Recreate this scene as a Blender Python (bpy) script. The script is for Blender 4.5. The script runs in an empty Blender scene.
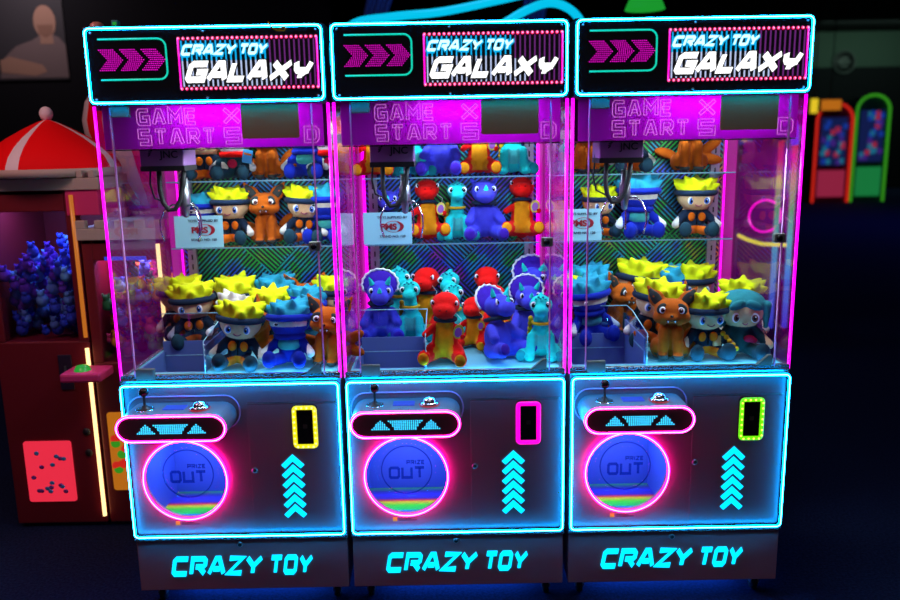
import bpy, math, random
from mathutils import Vector, Matrix, Euler
random.seed(7)
S = bpy.context.scene
C = S.collection
PI = math.pi
cos, sin = math.cos, math.sin

# ------------------------------------------------------------------ camera
F = 800.227
CAM = Vector((-.016, -2.741, 1.705))
_ya, _pi, _ro = .001, .193, -.018
FW = Vector((sin(_ya)*cos(_pi), cos(_ya)*cos(_pi), -sin(_pi)))
_r = Vector((cos(_ya), -sin(_ya), 0)); _u = _r.cross(FW)
RT = _r*cos(_ro) + _u*sin(_ro); UP = -_r*sin(_ro) + _u*cos(_ro)
def at(px, py, Y):
    d = FW + RT*((px-450)/F) - UP*((py-300)/F)
    return CAM + d*((Y-CAM.y)/d.y)
cd = bpy.data.cameras.new('camera'); cam = bpy.data.objects.new('camera', cd); C.objects.link(cam)
cam.matrix_world = Matrix(((RT.x, UP.x, -FW.x, CAM.x), (RT.y, UP.y, -FW.y, CAM.y), (RT.z, UP.z, -FW.z, CAM.z), (0, 0, 0, 1)))
cd.sensor_width = 36; cd.lens = F/900*36; cd.clip_start = .05; cd.clip_end = 100
cd.dof.use_dof = True; cd.dof.focus_distance = 3.0; cd.dof.aperture_fstop = 1.5
S.camera = cam
S.view_settings.view_transform = 'Standard'; S.view_settings.look = 'None'
S.view_settings.gamma = 1; S.view_settings.use_curve_mapping = False; S.view_settings.exposure = 0
S.cycles.transparent_max_bounces = 32; S.cycles.max_bounces = 8
S.cycles.caustics_reflective = False; S.cycles.caustics_refractive = False
S.cycles.sample_clamp_indirect = 6

# ------------------------------------------------------------------ materials
MATS = {}
def mat(name):
    m = bpy.data.materials.new(name); m.use_nodes = True; MATS[name] = m
    nt = m.node_tree; b = nt.nodes['Principled BSDF']
    return m, nt, b
def pm(name, col, rough=.5, metal=0., spec=.5, sheen=0., bump=None, coat=0.):
    m, nt, b = mat(name)
    b.inputs['Base Color'].default_value = (*col, 1); b.inputs['Roughness'].default_value = rough
    b.inputs['Metallic'].default_value = metal; b.inputs['Specular IOR Level'].default_value = spec
    b.inputs['Sheen Weight'].default_value = sheen; b.inputs['Coat Weight'].default_value = coat
    if bump:
        tc = nt.nodes.new('ShaderNodeTexCoord'); n = nt.nodes.new('ShaderNodeTexNoise'); bp = nt.nodes.new('ShaderNodeBump')
        n.inputs['Scale'].default_value = bump[0]; n.inputs['Detail'].default_value = 3
        bp.inputs['Strength'].default_value = bump[1]; bp.inputs['Distance'].default_value = .004
        nt.links.new(tc.outputs['Object'], n.inputs['Vector']); nt.links.new(n.outputs['Fac'], bp.inputs['Height'])
        nt.links.new(bp.outputs['Normal'], b.inputs['Normal'])
    return m
def plush(name, col, var=.25):
    """short-pile plush: noisy colour, bump and sheen"""
    m = pm(name, col, .85, 0, .12, .04, (260, .5)); nt = m.node_tree; b = nt.nodes['Principled BSDF']
    tc = nt.nodes.new('ShaderNodeTexCoord'); n = nt.nodes.new('ShaderNodeTexNoise'); mx = nt.nodes.new('ShaderNodeMix')
    mx.data_type = 'RGBA'; n.inputs['Scale'].default_value = 45; n.inputs['Detail'].default_value = 4
    mx.inputs['A'].default_value = (*[c*(1-var) for c in col], 1); mx.inputs['B'].default_value = (*[min(1, c*(1+var)) for c in col], 1)
    nt.links.new(tc.outputs['Object'], n.inputs['Vector']); nt.links.new(n.outputs['Fac'], mx.inputs['Factor'])
    nt.links.new(mx.outputs['Result'], b.inputs['Base Color'])
    return m
def em(name, col, strength=1.):
    m, nt, b = mat(name)
    b.inputs['Base Color'].default_value = (.02, .02, .02, 1); b.inputs['Roughness'].default_value = .3
    b.inputs['Emission Color'].default_value = (*col, 1); b.inputs['Emission Strength'].default_value = strength
    return m
def glass(name, tint=(.97, .98, 1.), ior=1.5, rough=0., spec=1.):
    """thin pane: transparent, with Fresnel reflection on the outward faces"""
    m = bpy.data.materials.new(name); m.use_nodes = True; MATS[name] = m
    nt = m.node_tree; nt.nodes.clear(); N = nt.nodes.new; L = nt.links.new
    out = N('ShaderNodeOutputMaterial'); mx = N('ShaderNodeMixShader'); tr = N('ShaderNodeBsdfTransparent'); gl = N('ShaderNodeBsdfGlossy')
    fr = N('ShaderNodeFresnel'); ge = N('ShaderNodeNewGeometry'); su = N('ShaderNodeMath'); mu = N('ShaderNodeMath')
    tr.inputs['Color'].default_value = (*tint, 1); gl.inputs['Roughness'].default_value = rough; gl.inputs['Color'].default_value = (spec, spec, spec, 1)
    fr.inputs['IOR'].default_value = ior; su.operation = 'SUBTRACT'; su.inputs[0].default_value = 1; mu.operation = 'MULTIPLY'
    L(ge.outputs['Backfacing'], su.inputs[1]); L(su.outputs[0], mu.inputs[0]); L(fr.outputs['Fac'], mu.inputs[1])
    L(mu.outputs[0], mx.inputs['Fac']); L(tr.outputs[0], mx.inputs[1]); L(gl.outputs[0], mx.inputs[2]); L(mx.outputs[0], out.inputs['Surface'])
    return m

pm('cabinet', (.26, .14, .18), .36, .15, .5, bump=(900, .04)); pm('console', (.18, .20, .24), .3, .2, .5); pm('front_plate', (.075, .03, .04), .4)
pm('plinth', (.36, .15, .17), .45, .1, .5, bump=(900, .04))
pm('black_gloss', (.004, .004, .006), .25); pm('black', (.006, .006, .008), .5); pm('rubber', (.012, .012, .014), .6)
pm('chrome', (.75, .75, .78), .12, 1.); pm('steel', (.35, .36, .38), .35, .9); pm('grey_rail', (.32, .33, .36), .45, .5)
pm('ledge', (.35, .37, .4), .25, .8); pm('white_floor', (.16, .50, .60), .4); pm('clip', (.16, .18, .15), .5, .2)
pm('olive', (.36, .16, .06), .6, 0, .3); pm('purple_plastic', (.36, .16, .44), .55); pm('ink', (.01, .01, .02), .6)
pm('sign_card', (.30, .62, .72), .5); pm('maroon_ink', (.32, .005, .02), .5); pm('navy_ink', (.02, .02, .06), .6)
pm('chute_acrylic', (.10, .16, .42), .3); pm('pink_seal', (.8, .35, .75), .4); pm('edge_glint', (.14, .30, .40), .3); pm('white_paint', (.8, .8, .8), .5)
pm('chute_wall', (.03, .085, .50), .5); pm('warn_yellow', (.7, .45, .01), .5)
em('cyan', (0, .38, 1), 40); em('cyan_core', (1.0, 1.1, 1.4), 1.6); em('cyan_letter', (0, .36, .62), 3.2); em('cyan_dot', (.03, .45, .75), 2.6)
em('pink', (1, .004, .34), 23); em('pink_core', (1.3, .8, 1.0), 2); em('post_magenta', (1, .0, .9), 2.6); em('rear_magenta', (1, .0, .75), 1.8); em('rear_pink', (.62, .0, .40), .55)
em('chev_magenta', (.95, .0, .68), 1.35); em('teal_line', (0, .75, .52), .9); em('red_bulb', (1, .0, .12), 1.6); em('bulb_core', (1, .4, .65), 1.6)
em('white_letter', (1, 1, 1), 1.7); em('cyan_white', (.6, 1.1, 1.2), 1.4); em('stripe_blue', (0, .45, .9), 1.); em('stripe_white', (.55, .65, .95), .9); em('stripe_purple', (.22, .03, .28), .6)
em('led_yellow', (.85, .78, 0), 1.1); em('led_yellow_core', (1, 1, .3), 2); em('led_pink', (1, 0, .55), 1.5); em('led_green', (.18, .9, 0), 1.0); em('led_green_core', (.9, 1, .1), 2)
em('display_blue', (.02, .06, .8), .8); em('button_red', (.8, .02, .04), .5)
em('ceiling_cyan', (0, .55, .85), 1.); em('warm_tube', (1, .62, .25), 2.2); em('orange_tube', (.8, .22, .02), .6); em('pink_panel', (1, .03, .07), .8); em('green_glow', (.02, .6, .05), .5)
em('screen_dark', (.0, .0, .01), 1)
glass('pane', (.97, .98, 1.), 1.42); glass('acrylic', (.80, .86, .98), 1.5); glass('castle_glass', (.9, .85, .95), 1.4); glass('flap', (.9, .94, 1.), 1.06); glass('etched', (.50, .62, .80), 1.01)

# side panes: magenta haze put in as a little pink diffuse in the pane shader
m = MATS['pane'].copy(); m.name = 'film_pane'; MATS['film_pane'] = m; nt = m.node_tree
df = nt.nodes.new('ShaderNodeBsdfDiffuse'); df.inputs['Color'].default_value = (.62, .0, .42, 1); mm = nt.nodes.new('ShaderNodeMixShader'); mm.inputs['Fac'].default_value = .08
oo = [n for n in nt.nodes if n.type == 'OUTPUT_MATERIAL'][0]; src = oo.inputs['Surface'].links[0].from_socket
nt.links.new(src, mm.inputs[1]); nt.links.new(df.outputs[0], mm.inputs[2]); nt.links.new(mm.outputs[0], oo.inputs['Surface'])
# translucent pink transom (lit from behind by the lamp in an added box)
m = bpy.data.materials.new('transom'); m.use_nodes = True; MATS['transom'] = m
nt = m.node_tree; nt.nodes.clear()
o_ = nt.nodes.new('ShaderNodeOutputMaterial'); mx = nt.nodes.new('ShaderNodeMixShader'); t_ = nt.nodes.new('ShaderNodeBsdfTranslucent'); d_ = nt.nodes.new('ShaderNodeBsdfPrincipled')
t_.inputs['Color'].default_value = (.8, .06, .9, 1); d_.inputs['Base Color'].default_value = (.16, .02, .12, 1); d_.inputs['Roughness'].default_value = .3; mx.inputs['Fac'].default_value = .35
nt.links.new(t_.outputs[0], mx.inputs[1]); nt.links.new(d_.outputs[0], mx.inputs[2]); nt.links.new(mx.outputs[0], o_.inputs['Surface'])
em('transom_line', (1, .25, 1), .8)  # lamp light scattered by the etched lines, put in as emission

def hatch(name, bands):
    """holographic film: parquet of fine diagonal stripes (bands: rainbow bands across the depth instead)"""
    m, nt, b = mat(name); N = nt.nodes.new; L = nt.links.new
    tc = N('ShaderNodeTexCoord'); sp = N('ShaderNodeSeparateXYZ'); L(tc.outputs['Object'], sp.inputs[0])
    def M(op, a, b_=None):
        n = N('ShaderNodeMath'); n.operation = op
        for i, v in enumerate((a, b_)):
            if v is None: continue
            if isinstance(v, (int, float)): n.inputs[i].default_value = v
            else: L(v, n.inputs[i])
        return n.outputs[0]
    u = sp.outputs['X']; v = sp.outputs['Y'] if bands else sp.outputs['Z']
    p = M('MULTIPLY', M('ADD', u, v), .7071); q = M('MULTIPLY', M('SUBTRACT', u, v), .7071)
    w, s = (.009, 1.) if bands else (.0158, .30)
    fp = M('FRACT', M('MULTIPLY', p, 1/w)); fq = M('FRACT', M('MULTIPLY', q, 1/w))
    ck = M('MODULO', M('ABSOLUTE', M('ADD', M('FLOOR', M('ADD', M('MULTIPLY', p, 1/s), 40.28)), M('FLOOR', M('ADD', M('MULTIPLY', q, 1/s), 40.72)))), 2)
    mx = N('ShaderNodeMix'); L(ck, mx.inputs['Factor']); L(fp, mx.inputs['A']); L(fq, mx.inputs['B'])
    line = M('GREATER_THAN', mx.outputs['Result'], .3 if bands else .6)
    ramp = N('ShaderNodeValToRGB'); cr = ramp.color_ramp
    if bands:
        L(M('ADD', M('MULTIPLY', sp.outputs['Y'], 1/.4), 0.0), ramp.inputs[0])
        cols = [(.2, (.05, .05, .9)), (.4, (.02, .05, .9)), (.44, (.0, .8, .1)), (.54, (.08, 1, 0)), (.61, (1, .8, 0)), (.65, (1, .03, .03)), (.69, (.05, .03, .4)), (.78, (.04, .04, .8)), (.86, (.03, .03, .35)), (.93, (.03, .3, .15))]  # diffraction rainbow painted into the base colour
    else:
        n = N('ShaderNodeTexNoise'); n.inputs['Scale'].default_value = 4.2; n.inputs['Detail'].default_value = 3; n.inputs['Roughness'].default_value = .8
        ge = N('ShaderNodeNewGeometry'); L(ge.outputs['Position'], n.inputs['Vector']); gx = N('ShaderNodeSeparateXYZ'); L(ge.outputs['Position'], gx.inputs[0]); L(M('ADD', M('MULTIPLY', n.outputs['Fac'], 1.15), M('SUBTRACT', M('MULTIPLY', M('ABSOLUTE', gx.outputs['X']), .14), .145)), ramp.inputs[0])
        cols = [(.28, (.4, .01, .35)), (.36, (.05, .02, .5)), (.44, (.015, .09, .6)), (.52, (.0, .32, .48)), (.58, (.0, .38, .04)), (.64, (.02, .38, .05)), (.73, (.45, .30, .01))]
    while len(cr.elements) < len(cols): cr.elements.new(.5)
    for e, (ps, c) in zip(cr.elements, cols): e.position = ps; e.color = (*c, 1)
    m3 = N('ShaderNodeMix'); m3.data_type = 'RGBA'; L(line, m3.inputs['Factor']); m3.inputs['A'].default_value = (.004, .004, .008, 1)
    L(ramp.outputs[0], m3.inputs['B']); L(m3.outputs['Result'], b.inputs['Base Color'])
    b.inputs['Roughness'].default_value = .45; b.inputs['Metallic'].default_value = .2
hatch('holo_back', False); hatch('holo_floor', True)

# plush colours
for n, c in dict(yellow=(.66, .70, .004), navy=(.010, .022, .05), skin=(.80, .50, .26), orange=(.85, .15, .004), boot=(.012, .045, .07), teal=(.02, .30, .44), royal=(.006, .02, .36),
                 mint=(.06, .42, .38), fox=(.46, .085, .003), foxdark=(.035, .04, .04), red=(.85, .004, .002), belly=(.75, .25, .003), turq=(.01, .55, .48), turqdark=(.008, .24, .26), violet=(.06, .055, .58),
                 violetdark=(.05, .012, .34), hairteal=(.02, .19, .22), pale=(.66, .60, .52), white=(.75, .75, .75), cloak=(.015, .05, .06), crimson=(.55, .01, .06), gold=(.65, .36, .01)).items():
    plush('plush_'+n, c)
pm('eye_white', (.85, .85, .85), .3); pm('eye_black', (.004, .004, .005), .2); pm('eye_blue', (.02, .12, .55), .25); pm('eye_red', (.14, .012, .01), .3); pm('mouth', (.35, .03, .08), .6)
pm('tag_blue', (.05, .35, .75), .4); pm('tag_gold', (.6, .42, .02), .4); pm('tag_print', (.3, .05, .35), .5)

# ------------------------------------------------------------------ mesh builder
class MB:
    def __init__(s): s.v = []; s.f = []; s.m = []; s.s = []
    def add(s, vs, fs, mi=0, sm=False):
        o = len(s.v); s.v += [Vector(p) for p in vs]
        for f in fs: s.f.append([i+o for i in f]); s.m.append(mi); s.s.append(sm)
        return s
    def box(s, x0, x1, y0, y1, z0, z1, mi=0):
        return s.add([(x0, y0, z0), (x1, y0, z0), (x1, y1, z0), (x0, y1, z0), (x0, y0, z1), (x1, y0, z1), (x1, y1, z1), (x0, y1, z1)],
                     [(0, 3, 2, 1), (4, 5, 6, 7), (0, 1, 5, 4), (1, 2, 6, 5), (2, 3, 7, 6), (3, 0, 4, 7)], mi)
    def ell(s, c, r, rot=(0, 0, 0), nu=16, nv=10, mi=0):
        R = Euler(rot).to_matrix(); c = Vector(c); vs = []; fs = []
        for j in range(1, nv):
            t = PI*j/nv
            for i in range(nu):
                a = 2*PI*i/nu; vs.append(c + R @ Vector((r[0]*sin(t)*cos(a), r[1]*sin(t)*sin(a), r[2]*cos(t))))
        vs.append(c + R @ Vector((0, 0, r[2]))); vs.append(c + R @ Vector((0, 0, -r[2]))); T = len(vs)-2
        for j in range(nv-2):
            for i in range(nu):
                k = (i+1) % nu; fs.append((j*nu+i, (j+1)*nu+i, (j+1)*nu+k, j*nu+k))
        for i in range(nu):
            k = (i+1) % nu; fs.append((T, i, k)); fs.append((T+1, (nv-2)*nu+k, (nv-2)*nu+i))
        return s.add(vs, fs, mi, True)
    def cap(s, a, b, ra, rb, n=5):
        a, b = Vector(a), Vector(b)
        for i in range(n):
            t = i/(n-1); r = ra+(rb-ra)*t; s.ell(a.lerp(b, t), (r, r, r), nu=12, nv=8)
        return s
    def tube(s, pts, r, n=8, closed=False, mi=0, flat=1.):
        pts = [Vector(p) for p in pts]; N = len(pts); vs = []; fs = []; up = None
        for i, p in enumerate(pts):
            a = pts[i-1] if (i or closed) else p; b = pts[(i+1) % N] if (i < N-1 or closed) else p
            t = (b-a).normalized()
            if up is None:
                up = Vector((0, 1, 0)) if abs(t.y) < .9 else Vector((0, 0, 1))
            up = (up - t*up.dot(t)).normalized(); sd = t.cross(up)
            rr = r[i] if isinstance(r, (list, tuple)) else r
            for k in range(n):
                an = 2*PI*k/n; vs.append(p + up*(rr*flat*cos(an)) + sd*(rr*sin(an)))
        for i in range(N if closed else N-1):
            j = (i+1) % N
            for k in range(n):
                l = (k+1) % n; fs.append((i*n+k, i*n+l, j*n+l, j*n+k))
        if not closed: fs += [tuple(range(n))[::-1], tuple((N-1)*n+k for k in range(n))]
        return s.add(vs, fs, mi, True)
    def prism(s, poly, y0, y1, mi=0, ax='Y'):
        n = len(poly)
        def P(a, b, y): return {'Y': (a, y, b), 'X': (y, a, b), 'Z': (a, b, y)}[ax]
        vs = [P(a, b, y0) for a, b in poly] + [P(a, b, y1) for a, b in poly]
        return s.add(vs, [tuple(range(n)), tuple(range(2*n-1, n-1, -1))] + [(i, i+n, (i+1) % n+n, (i+1) % n) for i in range(n)], mi)
    def lathe(s, prof, c=(0, 0, 0), n=24, mi=0, ax='Z', mf=None):
        c = Vector(c); vs = []; fs = []; M_ = []
        for r, z in prof:
            for k in range(n):
                a = 2*PI*k/n; q = (r*cos(a), r*sin(a), z) if ax == 'Z' else (r*cos(a), z, r*sin(a))
                vs.append(c+Vector(q))
        o = len(s.f); s.add(vs, [], mi)
        b = len(s.v)-len(vs)
        for i in range(len(prof)-1):
            for k in range(n):
                l = (k+1) % n; s.f.append([b+i*n+k, b+i*n+l, b+(i+1)*n+l, b+(i+1)*n+k]); s.m.append(mf(k, n) if mf else mi); s.s.append(True)
        return s
    def ribbon(s, pts, t, y0, y1, mi=0, closed=False):
        """mitred stroke in the XZ plane, thickness t, from depth y0 to y1"""
        P = [Vector((p[0], p[1])) for p in pts]; n = len(P); Lf = []; Rt = []
        for i in range(n):
            a = (P[i]-P[i-1]).normalized() if (i or closed) else (P[1]-P[0]).normalized()
            b = (P[(i+1) % n]-P[i]).normalized() if (i < n-1 or closed) else a
            na = Vector((-a.y, a.x)); nb = Vector((-b.y, b.x)); mt = (na+nb)
            mt = mt.normalized() if mt.length > 1e-6 else na
            k = min(2., 1/max(.3, mt.dot(na)))*t/2
            Lf.append(P[i]+mt*k); Rt.append(P[i]-mt*k)
        for i in range(n if closed else n-1):
            j = (i+1) % n
            q = [Lf[i], Rt[i], Rt[j], Lf[j]]
            s.prism([(v.x, v.y) for v in q], y0, y1, mi)
        return s
    def xf(s, M): s.v = [M @ v for v in s.v]; return s
    def mesh(s, name, mats):
        me = bpy.data.meshes.new(name); me.from_pydata([tuple(v) for v in s.v], [], s.f)
        for k in mats: me.materials.append(MATS[k])
        me.polygons.foreach_set('material_index', s.m); me.polygons.foreach_set('use_smooth', s.s); me.update()
        return me
def link(name, me, parent=None, loc=(0, 0, 0)):
    o = bpy.data.objects.new(name, me); C.objects.link(o); o.location = loc
    if parent: o.parent = parent
    return o
def part(name, mb, mats, parent=None, bevel=0, loc=(0, 0, 0), label=None):
    if isinstance(mats, str): mats = [mats]
    me = mb.mesh(name, mats)
    import bmesh
    bm = bmesh.new(); bm.from_mesh(me); bmesh.ops.recalc_face_normals(bm, faces=bm.faces); bm.to_mesh(me); bm.free()
    o = link(name, me, parent, loc)
    if bevel:
        b = o.modifiers.new('bevel', 'BEVEL'); b.width = bevel; b.segments = 2; b.limit_method = 'ANGLE'
    if label: o['label'] = label
    return o
def thing(name, label, cat, loc=(0, 0, 0), group=None):
    o = bpy.data.objects.new(name, None); C.objects.link(o); o.location = loc; o.empty_display_size = .1
    return tag(o, label, cat, group)
def tag(o, label, cat, group=None):
    o['label'] = label; o['category'] = cat
    if group: o['group'] = group
    return o
def struct(name, mb, mats, bevel=0):
    o = part(name, mb, mats, None, bevel); o['kind'] = 'structure'; return o
def dup(o, parent=None):
    c = o.copy(); C.objects.link(c)
    if parent: c.parent = parent
    for ch in list(o.children): dup(ch, c)
    return c
def rrect(x0, x1, z0, z1, r, n=5):
    out = []
    for cx, cz, a0 in ((x1-r, z1-r, 0), (x0+r, z1-r, PI/2), (x0+r, z0+r, PI), (x1-r, z0+r, 3*PI/2)):
        for i in range(n+1):
            a = a0+PI/2*i/n; out.append((cx+r*cos(a), cz+r*sin(a)))
    return out
def p3(pts, y): return [(a, y, b) for a, b in pts]
def neon(name, pts2, y, r, outer, core, parent, closed=True, label=None):
    """neon flex: coloured tube with its bright core line set into the front"""
    o = part(name, MB().tube(p3(pts2, y), r, 10, closed), outer, parent, label=label)
    part('glowing_core', MB().tube(p3(pts2, y-r*.8), r*.36, 6, closed), core, o)
    return o

# ------------------------------------------------------------------ lettering
GL = {
 'C': (1.0, [[(1, 1), (.14, 1), (0, .86), (0, .14), (.14, 0), (1, 0)]]),
 'R': (1.0, [[(0, 0), (0, 1), (.86, 1), (1, .86), (1, .6), (.86, .46), (.3, .46)], [(.55, .46), (1, 0)]]),
 'A': (1.1, [[(0, 0), (.42, 1), (.68, 1), (1.1, 0)], [(.3, .3), (.8, .3)]]),
 'Z': (1.0, [[(0, 1), (1, 1), (0, 0), (1, 0)]]),
 'Y': (1.0, [[(0, 1), (.12, .62), (.24, .48), (1, .48)], [(1, 1), (.86, .48), (.5, .2), (.5, 0)]]),
 'V': (1.05, [[(0, 1), (.5, .45), (1.05, 1)], [(.5, .5), (.5, 0)]]),
 'T': (1.0, [[(0, 1), (1, 1)], [(.5, 1), (.5, 0)]]),
 'O': (1.0, [[(.14, 0), (.86, 0), (1, .14), (1, .86), (.86, 1), (.14, 1), (0, .86), (0, .14), 'c']]),
 'G': (1.05, [[(1.05, 1), (.14, 1), (0, .86), (0, .14), (.14, 0), (1.05, 0), (1.05, .48), (.5, .48)]]),
 'L': (.9, [[(0, 1), (0, 0), (.9, 0)]]),
 'X': (1.1, [[(0, 1), (1.1, 0)], [(1.1, 1), (0, 0)]]),
 'M': (1.2, [[(0, 0), (0, 1), (.6, .45), (1.2, 1), (1.2, 0)]]),
 'E': (.9, [[(.9, 1), (0, 1), (0, 0), (.9, 0)], [(0, .5), (.8, .5)]]),
 'S': (1.0, [[(1, 1), (0, 1), (0, .5), (1, .5), (1, 0), (0, 0)]]),
 'U': (1.0, [[(0, 1), (0, 0), (1, 0), (1, 1)]]),
 'D': (1.0, [[(0, 0), (.8, 0), (1, .2), (1, .8), (.8, 1), (0, 1), 'c']]),
 'I': (.1, [[(.05, 1), (.05, 0)]]),
 'P': (1.0, [[(0, 0), (0, 1), (1, 1), (1, .45), (0, .45)]]),
}
def letters(text, x0, x1, z0, z1, t, y0, y1, shear=.25, aspect=.95, gap=.42, space=.7, subs=None):
    """lay text between x0..x1 / z0..z1; t is the stroke in glyph heights"""
    mb = MB(); cur = 0; lay = []
    for ch in text:
        if ch == ' ': cur += space; continue
        w, st = GL[ch]; lay.append((cur, st)); cur += w*aspect + gap
    W = cur-gap; H = (z1-z0); k = H/(1+t); tot = W + t + shear*1.0
    sx = (x1-x0)/tot
    for off, st in lay:
        for line in st:
            cl = line[-1] == 'c'; pts = line[:-1] if cl else line
            tmp = MB().ribbon([(off+p[0]*aspect, p[1]) for p in pts], t, y0, y1, closed=cl)
            for v in tmp.v:
                z = v.z; v.x = x0 + (v.x + t/2 + shear*z)*sx; v.z = z0 + (z+t/2)*k
            mb.add(tmp.v, tmp.f)
    return mb
def outline_letters(text, x0, x1, z0, z1, w, y, mbs, t=.30):
    """hollow block letters: the two edges of every stroke as fine lines"""
    cur = 0; lay = []
    for ch in text: lay.append((cur, GL[ch][1])); cur += GL[ch][0]+.6
    sx = (x1-x0)/(cur-.6); sz = z1-z0
    for off, st in lay:
        for ln in st:
            cl = ln[-1] == 'c'; P = [Vector((x0+(off+p[0])*sx, z0+p[1]*sz)) for p in (ln[:-1] if cl else ln)]; n = len(P); d = t*sz/2; LR = ([], [])
            for i in range(n):
                a = (P[i]-P[i-1]).normalized() if (i or cl) else (P[1]-P[0]).normalized(); b = (P[(i+1) % n]-P[i]).normalized() if (i < n-1 or cl) else a
                na, nb = Vector((-a.y, a.x)), Vector((-b.y, b.x)); m = (na+nb).normalized(); k = d/max(.4, m.dot(na))
                LR[0].append(P[i]+m*k); LR[1].append(P[i]-m*k)
            loop = [LR[0], LR[1]] if cl else [LR[0]+LR[1][::-1]]
            for q in loop: mbs.ribbon([(v.x, v.y) for v in q], w, y-.002, y, closed=True)
def text_mesh(body, size, depth=.0006, bold=0., sx=1.):
    cu = bpy.data.curves.new('t', 'FONT'); cu.body = body; cu.size = size; cu.extrude = depth; cu.align_x = 'CENTER'; cu.align_y = 'CENTER'; cu.offset = bold
    o = bpy.data.objects.new('t', cu); C.objects.link(o)
    dg = bpy.context.evaluated_depsgraph_get(); me = bpy.data.meshes.new_from_object(o.evaluated_get(dg))
    bpy.data.objects.remove(o); bpy.data.curves.remove(cu)
    me.transform(Matrix.Rotation(PI/2, 4, 'X') @ Matrix.Diagonal((sx, 1, 1, 1)))
    return me
def text_part(name, body, size, material, parent, loc, bold=0., sx=1., depth=.0006):
    me = text_mesh(body, size, depth, bold, sx); me.materials.clear(); me.materials.append(MATS[material])
    return link(name, me, parent, loc)
def light(name, typ, loc, energy, col, size=.1, size_y=None, rot=(0, 0, 0), spread=PI, soft=None):
    l = bpy.data.lights.new(name, typ); l.energy = energy; l.color = col
    if typ == 'AREA':
        l.size = size
        if size_y: l.shape = 'RECTANGLE'; l.size_y = size_y
        l.spread = spread
    else: l.shadow_soft_size = size
    o = bpy.data.objects.new(name, l); C.objects.link(o); o.location = loc; o.rotation_euler = rot
    return o

# ------------------------------------------------------------------ the room
def carpet(name, c1, c2):
    m, nt, b = mat(name); tc = nt.nodes.new('ShaderNodeTexCoord'); n = nt.nodes.new('ShaderNodeTexNoise'); r = nt.nodes.new('ShaderNodeValToRGB'); bp = nt.nodes.new('ShaderNodeBump')
    n.inputs['Scale'].default_value = 90; n.inputs['Detail'].default_value = 5
    r.color_ramp.elements[0].color = (*c1, 1); r.color_ramp.elements[1].color = (*c2, 1); r.color_ramp.elements[0].position = .35; r.color_ramp.elements[1].position = .7
    nt.links.new(tc.outputs['Object'], n.inputs['Vector']); nt.links.new(n.outputs['Fac'], r.inputs[0]); nt.links.new(r.outputs[0], b.inputs['Base Color'])
    bp.inputs['Strength'].default_value = .4; bp.inputs['Distance'].default_value = .003
    nt.links.new(n.outputs['Fac'], bp.inputs['Height']); nt.links.new(bp.outputs['Normal'], b.inputs['Normal']); b.inputs['Roughness'].default_value = .95; b.inputs['Specular IOR Level'].default_value = .1
carpet('carpet', (.004, .008, .03), (.012, .022, .07)); carpet('dark_wall', (.006, .006, .008), (.012, .012, .015)); carpet('green_wall', (.05, .075, .06), (.06, .09, .075))
struct('floor', MB().box(-9, 19, -4.5, 24, -.1, 0), 'carpet')
struct('ceiling', MB().box(-9, 19, -2.0, 24, 5.0, 5.1), 'dark_wall')
struct('wall_back', MB().box(-9, 19, 24, 24.1, 0, 3.9).box(-9, 19, 24, 24.1, 3.9, 5.0, 1), ['dark_wall', 'green_wall'])
struct('wall_left', MB().box(-9.1, -9, -2, 24, 0, 5), 'dark_wall')
struct('wall_right', MB().box(19, 19.1, -2, 24, 0, 5), 'dark_wall')
w = bpy.data.worlds.new('world'); S.world = w; w.use_nodes = True
w.node_tree.nodes['Background'].inputs[0].default_value = (.8, .75, 1, 1); w.node_tree.nodes['Background'].inputs[1].default_value = .035

light('hall_lamp', 'AREA', (0, -2.2, 4.6), 24, (1, .82, .95), 2.5, 1.2, (math.radians(-12), 0, 0))  # unseen overhead fill, added to lift the dark fronts

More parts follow.
